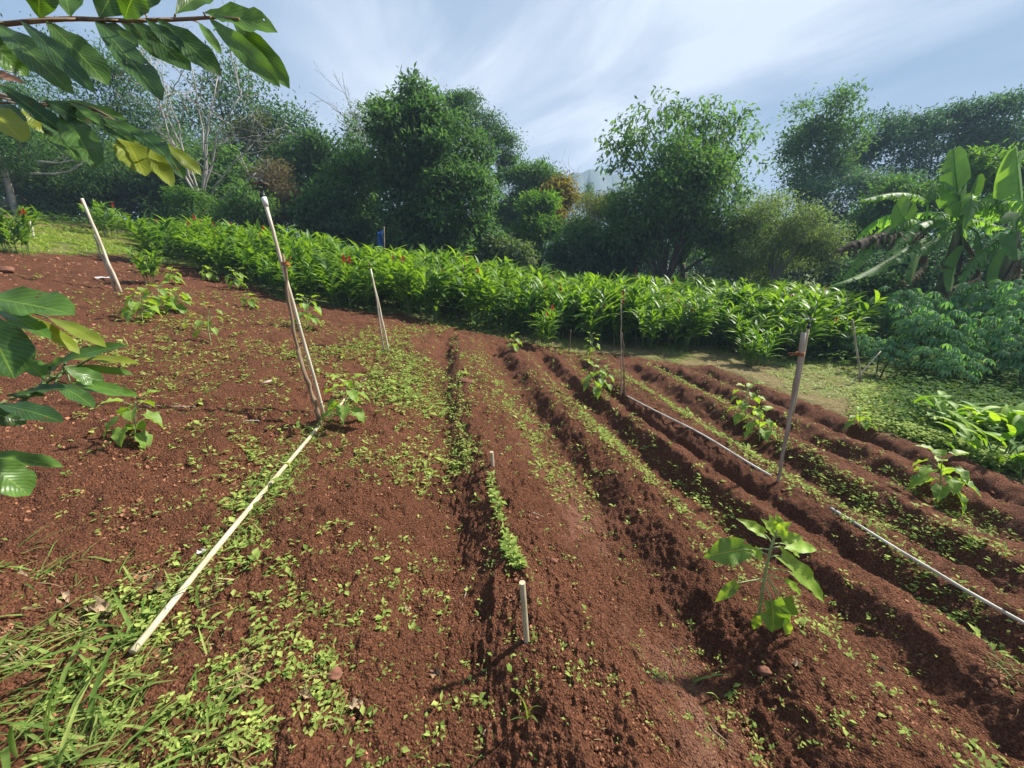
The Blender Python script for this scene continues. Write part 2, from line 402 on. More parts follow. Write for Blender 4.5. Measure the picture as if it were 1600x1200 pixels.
# mountain
mb = MB(); nx = 60
px = np.linspace(640, 1330, nx); prof = 300 - 32 * np.exp(-((px - 960) / 120) ** 2) - 6 * np.sin(px * .05) - 3 * np.sin(px * .17 + 1)
top = np.array([atY(p, q, 400) for p, q in zip(px, prof)]); bot = top.copy(); bot[:, 1] -= 120; bot[:, 2] = 1.0
back = top.copy(); back[:, 1] += 120; back[:, 2] = 1.0
midf = .45 * top + .55 * bot; midf[:, 2] += 5 * np.sin(px * .31)
i = np.arange(nx - 1)
mb.add(np.vstack([bot, midf, top, back]), None, np.vstack([np.stack([i + k * nx, i + 1 + k * nx, i + 1 + (k + 1) * nx, i + (k + 1) * nx], -1) for k in range(3)]))
tag(mb.build('mountain', solid('forested_slope', (.06, .09, .085), (.04, .065, .065), .9, .03)), kind='structure')

def unit(v): return v / (np.linalg.norm(v, axis=-1, keepdims=True) + 1e-9)
def gauss(n, k=3): return rng.normal(size=(n, k))
def curve(p0, p1, sag=0.0, n=8, wob=0.0):
    p0, p1 = np.asarray(p0, float), np.asarray(p1, float); s = np.linspace(0, 1, n)[:, None]
    p = p0 + (p1 - p0) * s; p[:, 2] += sag * (4 * s[:, 0] * (1 - s[:, 0]))
    if wob: p[1:-1] += gauss(n - 2) * wob
    return p
def bez(a, b, c, n=8):
    s = np.linspace(0, 1, n)[:, None]; a, b, c = map(lambda q: np.asarray(q, float), (a, b, c))
    return a * (1 - s) ** 2 + 2 * b * s * (1 - s) + c * s * s

# ------------------------------------------------------------------ trees
def crown_mesh(lobes, sp):
    mb = MB(); cents = []
    for (c, rad, ncl) in lobes:
        d = unit(gauss(ncl)); rr = rng.random(ncl) ** (1 / sp.get('shell', 4.5))
        lump = 1 + sp.get('lump', .28) * (np.sin(d[:, 0] * 5 + c[0]) * np.sin(d[:, 2] * 6 + c[1]) + .5 * np.sin(d[:, 1] * 9 + d[:, 2] * 7 + c[2]))
        cc = c + d * rad * (rr * lump)[:, None]
        if sp.get('sub', True) and ncl >= 60:
            k = max(6, int(ncl / 13)); sdir = unit(gauss(k) + np.array([0, -.15, .15])); scn = c + sdir * rad * rng.uniform(.55, 1.0, k)[:, None]
            pick = rng.integers(0, k, ncl); d2 = unit(gauss(ncl) + np.array([0, 0, .45])); sr = rng.uniform(.26, .46, k)[pick][:, None]
            cc = scn[pick] + d2 * rad.mean() * sr * (rng.random(ncl) ** .25)[:, None]; d = unit(d2 + .4 * sdir[pick])
        cents.append((cc, d))
    C = np.vstack([a for a, _ in cents]); D = np.vstack([b for _, b in cents])
    zmin = sp.get('zmin')
    if zmin is not None: k = C[:, 2] > zmin; C, D = C[k], D[k]
    n = sp['leaves']; cr = sp['cr']
    P = np.repeat(C, n, 0); DD = np.repeat(D, n, 0); N = len(P)
    off = gauss(N) * cr * np.array([1, 1, sp.get('flat', .7)])
    d = unit(DD * sp.get('out', .5) + gauss(N) * .8 + np.array([0, 0, -1.0]) * sp.get('droop', .35) + unit(off) * .4)
    up = unit(DD * .5 + np.array([0, 0, 1.0]) + gauss(N) * .45)
    cv = np.clip(np.repeat(rng.random(len(C)), n) * .65 + rng.random(N) * .35, 0, 1)
    l = sp['len'] * rng.uniform(.7, 1.25, N)
    mb.inst(sp.get('tpl', KITE), P + off, d, up, l, l * sp.get('wr', .42), cv)
    return mb, C
def limbs(mb, base, tops, r0, fork=.35, lean=0.0, nmain=9, bare=False):
    base = np.asarray(base, float); cen = tops.mean(0)
    f = base + (cen - base) * fork; f[:2] += rng.normal(size=2) * .1
    tr = bez(base, base + (f - base) * .5 + np.array([lean, 0, 0]), f, 8); tr[0, 2] -= .1
    mb.tube(tr, np.linspace(r0 * 1.15, r0 * .75, 8) * (1 + .06 * np.sin(np.arange(8) * 2)), 9)
    sel = tops[rng.choice(len(tops), min(nmain, len(tops)), replace=False)]
    for t in sel:
        mid = f + (t - f) * .5 + np.array([0, 0, .12 * np.linalg.norm(t - f)]) + gauss(1)[0] * .1
        p = bez(f - (f - base) * .05 * rng.random(), mid, t, 9); p[1:-1] += gauss(7) * .03
        mb.tube(p, np.linspace(r0 * .45, r0 * .05 + .004, 9), 6)
        for k in range(3):
            i = rng.integers(3, 7); q = p[i] + gauss(1)[0] * .16 * np.linalg.norm(t - f) * .5 + np.array([0, 0, .1])
            mb.tube(bez(p[i], (p[i] + q) / 2 + gauss(1)[0] * .06, q, 6), np.linspace(r0 * .2, .004, 6), 5)
def tree(name, label, cat, base_px, Y, lobes_px, mat, bark, sp, r0=.14, fork=.35, group=None, dj=.25, base_y=None, nmain=9):
    """lobes_px: (px, py, rx, ry, clusters) on the photo, stood at forward distance Y"""
    b = atY(base_px, 420, Y)
    bz = zat(b[0], b[1]); base = np.array([b[0], b[1], bz])
    lobes = []
    for (x, y, rx, ry, n) in lobes_px:
        d = ray(x, y); t = Y / d[1]
        jit = rng.normal() * dj
        c = np.array([0, 0, H]) + d * ((Y + jit) / d[1])
        rad = np.array([rx / F * t, max(.6, min(2.2, (rx + ry) * .5 / F * t)), ry / F * t])
        lobes.append((c, rad, n))
    sp = dict(sp); sp.setdefault('zmin', bz + .15)
    root = empty(name, base, label, cat, group)
    mb, C = crown_mesh(lobes, sp)
    o = mb.build('crown', mat, root, True); o.data.transform(__import__('mathutils').Matrix.Translation(-root.location))
    tb = MB(); limbs(tb, base, C, r0, fork, nmain=nmain)
    o = tb.build('trunk', bark, root); o.data.transform(__import__('mathutils').Matrix.Translation(-root.location))
    return root
def tmat(n, a, b, tr=.45, rough=.6, spec=.16, tint=(1.4, 1.6, .5)): return leafmat(n, a, b, tr, rough, spec, tint, 0, 2.2, .3)
GD = tmat('dark_foliage', (.026, .066, .030), (.10, .175, .065), tint=(1.25, 1.5, .65))
GM = tmat('mid_foliage', (.045, .105, .036), (.14, .235, .075), tint=(1.3, 1.5, .55))
GB = tmat('bright_foliage', (.06, .14, .025), (.17, .28, .055))
GO = tmat('olive_foliage', (.06, .075, .025), (.16, .17, .06))
GG = tmat('greygreen_foliage', (.06, .10, .05), (.19, .24, .12))
BRN = tmat('bronze_foliage', (.10, .075, .02), (.26, .19, .055))
PNK = tmat('brown_flower_foliage', (.09, .065, .05), (.20, .15, .12))
BLU = tmat('deep_foliage', (.034, .080, .048), (.10, .17, .085), tint=(1.15, 1.4, .8))
MANGO = dict(leaves=30, cr=.18, len=.22, wr=.36, droop=.3, out=.6, lump=.34)
FEATH = dict(leaves=34, cr=.34, len=.14, wr=.40, droop=.2, out=.3, flat=.26, shell=2.2, lump=.4)
DENSE = dict(leaves=30, cr=.24, len=.22, wr=.40, droop=.35, shell=3.0, lump=.42)

TREES = 'trees around the field'
# left hillside, from the back
tree('feathery_tree', 'feathery tree with sky gaps above the overhanging branch', 'tree', 175, 19, [(60, 160, 90, 90, 120), (170, 110, 80, 50, 110), (210, 175, 80, 60, 120), (110, 230, 110, 50, 120), (265, 215, 60, 60, 70)], GD, M['grey_bark'], dict(FEATH, shell=1.6, sub=False), .12)
tree('feathery_tree', 'feathery dark tree behind the leaning white trunk at the photo edge', 'tree', 35, 14.5, [(20, 215, 90, 60, 110), (-60, 240, 90, 90, 90), (110, 260, 80, 40, 110)], GM, M['grey_bark'], dict(FEATH, len=.12), .10)
tree('rounded_tree', 'tall rounded tree behind the bare pale tree, browned by flowers', 'tree', 400, 24, [(370, 190, 70, 62, 170), (440, 225, 55, 50, 120), (320, 235, 60, 70, 130), (400, 290, 80, 60, 150)], GD, M['bark'], dict(DENSE, leaves=22, cr=.36), .16)
tree('flowering_tree', 'small tree crown with brownish flowering top among dark trees', 'tree', 405, 22.5, [(405, 215, 38, 22, 60)], GO, M['bark'], dict(DENSE, leaves=22, cr=.28), .06)
tree('leafy_tree', 'dark bushy tree right of the sprinkler head on the hillside', 'tree', 510, 19, [(520, 265, 60, 50, 190), (470, 280, 45, 45, 120), (555, 310, 45, 60, 140), (500, 330, 75, 40, 150)], GD, M['bark'], dict(DENSE, leaves=26, cr=.26), .14)
tree('hanging_foliage_tree', 'dark tree with drooping sprays beside the big central tree', 'tree', 545, 17.5, [(535, 330, 50, 45, 150), (565, 280, 30, 40, 80)], GM, M['bark'], dict(DENSE, droop=.9, leaves=24, cr=.24), .10)
tree('understory_tree', 'low dark spreading tree at the left edge of the wood', 'tree', 60, 16, [(40, 280, 90, 40, 170), (140, 285, 70, 45, 150), (-60, 290, 80, 50, 90)], GD, M['bark'], dict(FEATH, leaves=30, shell=3, cr=.3, len=.13), .09)
tree('understory_tree', 'low dark tree with thin stem in front of the feathery tree', 'tree', 222, 17, [(215, 275, 60, 40, 150), (190, 310, 60, 28, 120), (255, 320, 40, 25, 70)], GD, M['grey_bark'], dict(DENSE, cr=.3), .08)
tree('understory_tree', 'shaded tree at the foot of the bare pale tree', 'tree', 345, 17.5, [(355, 300, 50, 45, 150), (400, 320, 40, 40, 100), (310, 270, 40, 40, 80)], GM, M['bark'], dict(DENSE, cr=.28), .08)
tree('round_shrub', 'light green rounded shrub under the bare pale tree', 'shrub', 303, 14.8, [(303, 318, 30, 22, 90), (318, 335, 24, 14, 40)], GB, M['bark'], dict(DENSE, cr=.16, len=.12), .04)
tree('brown_shrub', 'brownish flowering shrub behind the sprinkler head', 'shrub', 432, 16.2, [(425, 275, 26, 22, 60), (450, 310, 26, 35, 70), (425, 335, 26, 18, 45)], PNK, M['bark'], dict(DENSE, cr=.2, len=.10, leaves=28), .04)
tree('round_shrub', 'green shrub between brown shrub and ginger rows', 'shrub', 385, 15.4, [(385, 325, 28, 24, 90)], GM, M['bark'], dict(DENSE, cr=.18, len=.14), .04)
tree('understory_tree', 'shaded low tree right of the brownish shrub', 'tree', 490, 15.8, [(490, 335, 40, 30, 130), (535, 360, 40, 22, 110)], GD, M['bark'], dict(DENSE, cr=.25), .07)
# centre
tree('grey_leaf_tree', 'thin grey green tree standing behind the big central tree', 'tree', 590, 24, [(590, 185, 38, 28, 70), (560, 205, 28, 25, 40), (610, 240, 30, 40, 60)], GG, M['grey_bark'], dict(FEATH, len=.13, cr=.3), .10)
tree('billowy_tree', 'tall tree with cloud shaped crown right of the big central tree', 'tree', 755, 25, [(735, 185, 46, 36, 150), (770, 220, 36, 34, 120), (710, 240, 45, 50, 120), (780, 275, 26, 34, 80), (795, 248, 18, 12, 40)], GD, M['bark'], dict(FEATH, leaves=34, cr=.30, len=.15, shell=5, lump=.3), .20)
tree('big_central_tree', 'biggest dark glossy tree in the middle, foliage nearly to the ground', 'tree', 680, 16, [(655, 190, 36, 45, 150), (640, 250, 60, 60, 300), (700, 260, 60, 70, 300), (650, 330, 75, 60, 380), (720, 340, 60, 60, 300), (640, 385, 60, 30, 150), (715, 395, 50, 26, 150), (670, 300, 60, 70, 200)], GD, M['bark'], dict(MANGO, leaves=24, cr=.19, len=.22, lump=.5, shell=2.6), .17, .25, dj=.4)
tree('sprig_tree', 'thin leafy spire rising above the top of the big central tree', 'tree', 668, 17.2, [(640, 150, 7, 20, 12), (668, 160, 16, 22, 26), (652, 185, 20, 16, 26), (610, 165, 18, 14, 22)], GM, M['bark'], dict(MANGO, leaves=18, cr=.16), .06)
tree('mango_tree', 'round dark tree at right foot of the tall billowy tree', 'tree', 835, 24, [(830, 290, 36, 26, 130), (860, 300, 30, 28, 90), (805, 325, 32, 36, 120), (790, 360, 30, 30, 90)], GM, M['bark'], dict(MANGO, cr=.26), .13)
tree('mango_tree', 'bright green rounded tree at the back of the ginger field', 'tree', 838, 20, [(840, 330, 28, 20, 110), (838, 358, 34, 28, 150), (815, 375, 26, 22, 80)], GB, M['bark'], dict(MANGO, cr=.2, leaves=30), .10)
tree('bronze_tree', 'rounded tree with golden bronze new leaves', 'tree', 870, 23, [(872, 308, 21, 22, 100), (866, 335, 22, 20, 70)], BRN, M['bark'], dict(MANGO, cr=.22, leaves=30), .10)
tree('olive_shrub_tree', 'olive brown low tree right of the bronze leaved tree', 'tree', 915, 21.5, [(925, 335, 42, 22, 160), (900, 365, 36, 28, 130)], GO, M['bark'], dict(DENSE, cr=.24, len=.13), .09)
tree('dark_shrub_tree', 'dark low tree between olive tree and tall forked tree', 'tree', 920, 18.5, [(915, 390, 45, 32, 200), (960, 365, 40, 40, 160), (955, 410, 45, 24, 120), (880, 400, 24, 20, 60)], GD, M['bark'], dict(DENSE, cr=.24), .09)
tree('conifer_tree', 'tiny thin dark conifer against the faint mountain', 'tree', 921, 48, [(921, 292, 4, 8, 22), (921, 304, 6, 8, 26)], BLU, M['bark'], dict(DENSE, cr=.2, len=.2, leaves=16), .08)
tree('far_tree', 'pale distant treetops under the faint mountain', 'tree', 950, 46, [(930, 318, 30, 9, 70), (975, 312, 24, 14, 60)], GG, M['bark'], dict(DENSE, cr=.4, len=.25), .12)
tree('plumeria_shrub', 'pale spreading shrub at right foot of the big central tree', 'shrub', 795, 15.5, [(790, 385, 24, 12, 45), (810, 398, 20, 10, 35)], GG, M['grey_bark'], dict(DENSE, cr=.16, len=.2, wr=.3), .035)
# right of centre
tree('forked_tree', 'wide tree with thick forked trunk behind the right ginger rows', 'tree', 1040, 17.5, [(1060, 290, 70, 50, 200), (1010, 330, 60, 45, 200), (1100, 320, 70, 55, 240), (1040, 370, 70, 26, 170), (1130, 370, 60, 35, 170), (980, 350, 36, 40, 90)], GM, M['bark'], dict(DENSE, leaves=22, cr=.26, len=.19, droop=.5), .22, .2, nmain=14)
tree('sparse_top_tree', 'open crowned tree with scattered leaves against the sky', 'tree', 1075, 19, [(1060, 235, 85, 55, 70), (1100, 215, 70, 45, 80), (985, 225, 60, 52, 70), (1060, 185, 60, 26, 40), (1120, 250, 55, 50, 90), (1040, 280, 70, 40, 90), (1140, 190, 30, 25, 16)], GM, M['bark'], dict(DENSE, leaves=11, cr=.2, len=.24, wr=.45, droop=.8, shell=2.0, sub=False), .16, .3, nmain=34)
tree('willowy_tree', 'grey green fine leaved low tree left of the bananas', 'tree', 1200, 15.5, [(1200, 350, 60, 40, 220), (1255, 380, 46, 40, 180), (1165, 395, 50, 30, 150), (1230, 415, 60, 25, 140), (1295, 385, 24, 16, 50)], GG, M['grey_bark'], dict(DENSE, leaves=30, cr=.22, len=.13, wr=.3, droop=.6), .10)
tree('tall_upright_tree', 'tall upright tree with two leafy heads right of the open crown', 'tree', 1255, 27, [(1240, 215, 32, 42, 90), (1300, 195, 38, 42, 120), (1270, 265, 52, 46, 150), (1320, 245, 36, 46, 90)], GM, M['bark'], dict(DENSE, leaves=22, cr=.34, len=.24, droop=.1), .15)
tree('hill_tree', 'broad dark tree filling the skyline above the bananas', 'tree', 1430, 30, [(1400, 215, 55, 30, 150), (1470, 205, 50, 32, 140), (1380, 270, 70, 45, 190), (1470, 265, 70, 45, 180)], BLU, M['bark'], dict(FEATH, leaves=30, cr=.42, len=.24, shell=4), .2)
tree('hill_tree', 'highest dark tree at the right end of the skyline', 'tree', 1570, 29, [(1540, 195, 50, 36, 140), (1610, 190, 50, 38, 120), (1560, 250, 70, 45, 170), (1660, 230, 70, 60, 110)], BLU, M['bark'], dict(FEATH, leaves=30, cr=.42, len=.24, shell=4), .2)
tree('hill_tree', 'shaded tree below the skyline behind the grey green tree', 'tree', 1330, 25, [(1310, 310, 55, 50, 170), (1370, 330, 55, 50, 160), (1280, 330, 50, 50, 120)], BLU, M['bark'], dict(FEATH, leaves=30, cr=.36, len=.2, shell=4), .16)
tree('mango_tree', 'round mid green tree behind the left banana leaves', 'tree', 1400, 18, [(1410, 310, 45, 24, 170), (1375, 345, 40, 35, 170), (1440, 345, 50, 40, 150)], GM, M['bark'], dict(MANGO, cr=.24, leaves=28), .11)
tree('mango_tree', 'bright leaved tree behind the upright banana leaves', 'tree', 1560, 17.5, [(1555, 265, 40, 24, 130), (1520, 290, 30, 30, 80), (1600, 285, 40, 40, 110)], GB, M['bark'], dict(MANGO, cr=.24, leaves=26), .11)
tree('thicket_shrub', 'dark thicket of shrubs under the bananas', 'shrub', 1420, 14.8, [(1390, 455, 60, 45, 240), (1470, 470, 70, 45, 230), (1560, 470, 60, 50, 200), (1340, 440, 30, 40, 90), (1500, 420, 110, 40, 200)], BLU, M['bark'], dict(DENSE, cr=.26, len=.2), .06)
tree('thicket_shrub', 'shaded green shrub between ginger rows and cassava', 'shrub', 1345, 11.5, [(1350, 470, 28, 34, 130), (1330, 500, 26, 26, 80)], GD, M['bark'], dict(DENSE, cr=.2, len=.15), .04)
# woodland behind everything, seen only through gaps
mb = MB()
lb = []
for a in np.linspace(-60, 60, 90):
    d = 33 + rng.uniform(-2, 5); x = d * math.sin(R(a)) * 1.15; y = d * math.cos(R(a)) + 1
    hgt = (4.6 if a < -20 else 2.6 if a < 14 else 3.6) + rng.uniform(-.5, 1.0)
    if 2 < a < 14: hgt = 1.6
    g = zat(x, y); lb.append((np.array([x, y, g + hgt * .5]), np.array([2.2, 1.2, hgt * .75]), 60))
cm, _ = crown_mesh(lb, dict(DENSE, leaves=14, cr=.5, len=.42, zmin=-3))
tag(cm.build('far_woodland', GD), kind='stuff')

# bare trees
def bare(name, label, base_px, Y, tips, r0, bark, depth=3, forky=(.45, .35)):
    b = atY(base_px, 420, Y); base = np.array([b[0], b[1], zat(b[0], b[1])])
    root = empty(name, base, label, 'tree'); tb = MB(); cen = np.array([atY(x, y, Y) for x, y in tips])
    def grow(p, q, r, lev):
        mid = (p + q) / 2 + gauss(1)[0] * .09 * np.linalg.norm(q - p); c = bez(p, mid, q, 9); c[1:-1] += gauss(7) * .012 * np.linalg.norm(q - p)
        tb.tube(c, np.linspace(r, max(r * .35, .006), 9), 6 if lev < 2 else 4)
        if lev < depth:
            for k in range(4 if lev == 0 else 3):
                i = rng.integers(3, 9); dirn = unit((q - p) + gauss(1)[0] * .75 * np.linalg.norm(q - p) + np.array([0, 0, .25 * np.linalg.norm(q - p)]))
                grow(c[i], c[i] + dirn * np.linalg.norm(q - p) * rng.uniform(.3, .55), r * .42, lev + 1)
    f = base + (cen.mean(0) - base) * .28
    tb.tube(curve(base - [0, 0, .1], f, 0, 7, .03), np.linspace(r0, r0 * .8, 7), 8)
    for t in cen: grow(f + gauss(1)[0] * .03, t, r0 * .6, 0)
    tb.build('trunk', bark, root, loc=base).location = (0, 0, 0)
    return root
bare('bare_tree', 'leafless pale grey tree with many upright twigs on the hillside', 325, 15.5, [(235, 90), (262, 130), (300, 105), (340, 120), (375, 150), (395, 225), (400, 270), (265, 190)], .075, M['pale_bark'])
bare('bare_tree', 'leafless greyish treetop behind left shoulder of the big central tree', 585, 20, [(535, 175), (556, 195), (570, 215), (545, 230)], .08, M['grey_bark'])
bare('bare_tree', 'small leafless twiggy tree beside the bronze tree', 890, 28, [(885, 288), (897, 290), (905, 298)], .05, M['grey_bark'], 2)
# leaning white trunk, left edge
b = hit(27, 336); root = empty('slender_tree', b, 'slender tree with leaning whitish bare trunk at the left photo edge', 'tree')
tb = MB(); tops = [atY(2, 245, b[1]), atY(-10, 215, b[1])]
p = bez(b - [0, 0, .1], atY(12, 290, b[1]), tops[0], 9); tb.tube(p, np.linspace(.10, .06, 9), 8)
for k in range(6):
    q = tops[0] + gauss(1)[0] * .6 + np.array([-.1, 0, .6]); tb.tube(bez(p[-1], (p[-1] + q) / 2 + [0, 0, .15], q, 6), np.linspace(.04, .008, 6), 5)
tb.build('trunk', M['pale_bark'], root, loc=b).location = (0, 0, 0)
cm, _ = crown_mesh([(tops[1] + [-.2, 0, .5], np.array([1.1, .9, .6]), 60)], dict(FEATH, zmin=0)); cm.build('crown', GM, root, loc=b).location = (0, 0, 0)
# pale dead limbs over the dark understory
for lab, pts in (('bare pale fallen branch sticking out of the dark left trees, upper one', [(60, 252), (90, 255), (122, 249)]), ('bare pale curved branch sticking out of the dark left trees, lower one', [(48, 271), (85, 272), (112, 267), (128, 256)])):
    tb = MB(); P = np.array([atY(x, y, 13.6) for x, y in pts]); s = np.linspace(0, len(P) - 1, 12)
    Q = np.stack([np.interp(s, range(len(P)), P[:, k]) for k in range(3)], -1); tb.tube(Q, np.linspace(.035, .012, 12), 6)
    for k in (4, 7, 9): tb.tube(curve(Q[k], Q[k] + np.array([.25, .1, .22]) * rng.uniform(.6, 1.2), .03, 5), np.linspace(.014, .005, 5), 4)
    tag(tb.build('dead_branch', M['pale_bark']), lab, 'branch')
# ------------------------------------------------------------------ red ginger
def ginger_proto(seed, ns, h0, h1, spread, flowers, withpivot=True):
    global rng
    keep = rng; rng = np.random.default_rng(seed)
    st = MB(); fo = MB(); fls = []; nf = 0
    for k in range(ns):
        a = rng.random() * 6.283; b = np.array([math.cos(a), math.sin(a), 0]) * spread * math.sqrt(rng.random())
        az = a + rng.normal() * .7; tilt = rng.uniform(.10, .42); h = rng.uniform(h0, h1)
        o = np.array([math.cos(az), math.sin(az), 0])
        top = b + np.array([0, 0, h * math.cos(tilt * .8)]) + o * h * math.sin(tilt)
        p = bez(b + [0, 0, -.05], b + np.array([0, 0, h * .6]) + o * .05, top, 8)
        st.tube(p, np.linspace(.011, .005, 8), 5)
        nl = int(rng.integers(9, 13)); ph = rng.random() * 6.283
        for j in range(nl):
            s = .22 + .78 * (j + .5) / nl; x = s * 7; i = min(int(x), 6); q = p[i] + (p[i + 1] - p[i]) * (x - i); tg = unit(p[i + 1] - p[i])
            sd = (1 if j % 2 else -1) * np.array([math.cos(ph), math.sin(ph), 0]) + rng.normal(size=3) * .22
            d = unit(tg * rng.uniform(.9, 1.7) + sd * .85)
            L = (.30 + .26 * math.sin(math.pi * min(1, s * .85))) * rng.uniform(.85, 1.15)
            fo.inst(LANCE if rng.random() < .6 else LANCE2, q, d, np.array([0, 0, 1.0]) + sd * -.2, L, L * .19, rng.random() * .75 + .25 * s)
        # top leaves
        for j in range(3):
            d = unit(unit(p[-1] - p[-2]) * 1.2 + gauss(1)[0] * .4); fo.inst(LANCE, p[-1], d, np.array([0, 0, 1.0]) + gauss(1)[0] * .3, .24, .04, .95)
        if nf < flowers:
            nf += 1; fl = MB(); fls.append(fl); c = p[-1] + [0, 0, .15]; st.tube([p[-1], c], .006, 5)
            for j in range(26):
                z = j / 26; aa = j * 2.4; d = unit(np.array([math.cos(aa), math.sin(aa), .8 + z]))
                fl.inst(SEED, c + np.array([0, 0, z * .16]), d, np.array([math.cos(aa), math.sin(aa), 0.]) * -1 + [0, 0, .3], (.085 - z * .04), .045, rng.random())
    root = empty('red_ginger_plant', (0, 0, 0), 'x', 'plant')
    st.build('stem', M['gstem'], root); fo.build('foliage', M['ginger'], root)
    for fl in fls: fl.build('flower', M['red'], root)
    rng = keep
    return root
FRONT = [(255, 392), (330, 428), (430, 462), (530, 478), (640, 497), (720, 508), (850, 528), (950, 545), (1080, 549), (1180, 556), (1290, 566), (1350, 556)]
fr = np.array([rawhit(*q, gbase)[:2] for q in FRONT])
seg = np.hypot(*np.diff(fr, axis=0).T); cum = np.concatenate([[0], np.cumsum(seg)])
protos = [ginger_proto(100 + k, [9, 11, 8, 12, 10, 10, 9][k], .85, 1.3, .26, [0, 0, 0, 0, 2, 3, 2][k]) for k in range(7)]
used = set(); NG = 0; far_pts = []
GA = ('tall red ginger plant with arching glossy strap leaves in the dense ginger field', 'red ginger plants without open flower')
GF = ('tall red ginger plant carrying a red flower spike in the dense ginger field', 'red ginger plants in flower')
def place_ginger(k, x, y, sc_, label, group, rz=None):
    r0 = protos[k]
    o = r0 if k not in used else copy_tree(r0); used.add(k)
    o.location = (x, y, zat(x, y) - .02); o.rotation_euler = (0, 0, rng.random() * 6.283 if rz is None else rz); o.scale = (sc_,) * 3 if label not in (GA[0], GF[0]) or x > -3 else (sc_ * .86, sc_ * .86, sc_ * .80)
    o['label'] = label
    if group: o['group'] = group
    elif 'group' in o: del o['group']
    return o
rows_d = np.arange(0, 15) * .72
cand = []
for ri, dd in enumerate(rows_d):
    for s in np.arange(.0, cum[-1], .72):
        s2 = s + rng.normal() * .14 + (ri % 2) * .33
        x = np.interp(s2, cum, fr[:, 0]); y = np.interp(s2, cum, fr[:, 1])
        # push back along view-away direction
        nrm = unit(np.array([x * .35, 1.0 * abs(y)])) if True else 0
        if x < -3.5: nrm = unit(np.array([.25, 1.0]))
        q = np.array([x, y]) + nrm * (dd + rng.normal() * .12 + .12)
        wid = 2.6 if x < -6.5 else 4.0 if x < -3.5 else 11.0
        if dd > wid or q[1] > 15.2: continue
        cand.append((np.hypot(*q), q[0], q[1], dd))
cand.sort()
for n, (r, x, y, dd) in enumerate(cand):
    if n < 285:
        k = rng.integers(0, 7) if rng.random() < .6 else rng.integers(0, 4)
        lab, grp = GF if k >= 4 else GA
        place_ginger(int(k), x, y, rng.uniform(.78, 1.2) * (1.0 if dd > .3 else .86), lab, grp)
    else: far_pts.append((x, y))
# isolated plants in front of / beside the field, each its own label
for (px_, py_, k, s_, lab) in [
    (26, 398, 5, .6, 'bushy red ginger clump with red flowers at the left edge above the soil'),
    (172, 372, 4, .75, 'red ginger plant with a pinkish flower behind the far white riser'),
    (112, 345, 0, .5, 'low leafy plant on the green lawn below the dark left trees'),
    (248, 415, 1, .8, 'yellow tipped leaning ginger plant standing alone left of the ginger rows'),
    (1060, 545, 2, .62, 'small ginger plant in front of the right ginger rows, left one'),
    (1165, 572, 0, .45, 'smallest ginger plant on the dry grass right of the ginger rows'),
    (1192, 572, 2, .62, 'low spreading ginger plant on the dry grass by the wooden riser'),
    (1300, 560, 6, .75, 'ginger plant with dark red flowers right of the wooden riser'),
    (1390, 545, 3, .75, 'ginger plant with upright leaves between leaning grey stick and cassava'),
    (845, 545, 6, .62, 'ginger plant with one pink flower on the field edge over the soil rows'),
    (232, 445, 2, .45, 'young ginger plant at the top of the soil slope')]:
    h = hit(px_, py_); place_ginger(k, h[0], h[1], s_, lab, None)
# remaining far ginger, a mass
mb = MB()
for (x, y) in far_pts + [(rng.uniform(2.5, 9), rng.uniform(15.5, 21)) for _ in range(110)] + [(rng.uniform(1, 7), rng.uniform(19, 26)) for _ in range(90)]:
    z = zat(x, y); n = 46
    P = np.array([x, y, z]) + np.stack([rng.normal(size=n) * .3, rng.normal(size=n) * .3, rng.uniform(.3, 1.25, n)], -1)
    a = rng.random(n) * 6.283; d = np.stack([np.cos(a), np.sin(a), rng.uniform(.3, 1.2, n)], -1)
    mb.inst(LANCE, P, d, np.array([0, 0, 1.0]), .36, .07, rng.random(n))
tag(mb.build('distant_ginger_foliage', M['ginger']), kind='stuff')
print('ginger', len(cand))

# ------------------------------------------------------------------ cassava
def cassava_proto(seed, n, h, spread):
    global rng
    keep = rng; rng = np.random.default_rng(seed); st = MB(); fo = MB()
    for k in range(n):
        az = rng.random() * 6.283; o = np.array([math.cos(az), math.sin(az), 0]); hh = h * rng.uniform(.6, 1.0)
        top = o * spread * rng.uniform(.3, 1) + np.array([0, 0, hh])
        p = bez(o * .05 + [0, 0, -.05], o * .08 + np.array([0, 0, hh * .6]), top, 8); st.tube(p, np.linspace(.016, .008, 8), 6)
        for j in range(18):
            s = .52 + .48 * (j + .5) / 18; x = s * 7; i = min(int(x), 6); q = p[i] + (p[i + 1] - p[i]) * (x - i)
            a = j * 2.4 + az; pl = rng.uniform(.16, .30); d = np.array([math.cos(a), math.sin(a), .45 + .5 * (s - .5)]); e = q + d * pl
            st.tube(bez(q, q + d * pl * .6 + [0, 0, .03], e, 4), .0028, 4)
            m = 7; ba = np.linspace(-1.9, 1.9, m) + a
            dd = np.stack([np.cos(ba), np.sin(ba), np.full(m, -.45)], -1); L = .17 * (1 - .35 * np.abs(np.linspace(-1, 1, m))) * rng.uniform(.85, 1.2)
            fo.inst(LOBE, np.repeat(e[None], m, 0), dd, np.array([0, 0, 1.0]), L, L * .27, rng.random() * .5 + .5 * s * rng.random())
    root = empty('cassava_plant', (0, 0, 0), 'x', 'plant'); st.build('stem', M['gstem'], root); fo.build('foliage', M['cassava'], root)
    rng = keep; return root
cp = [cassava_proto(200 + k, [4, 5, 3][k], [1.25, 1.1, .8][k], [.45, .6, .3][k]) for k in range(3)]; cu = set()
CL = 'cassava shrub with fingered drooping leaves in the cassava patch'
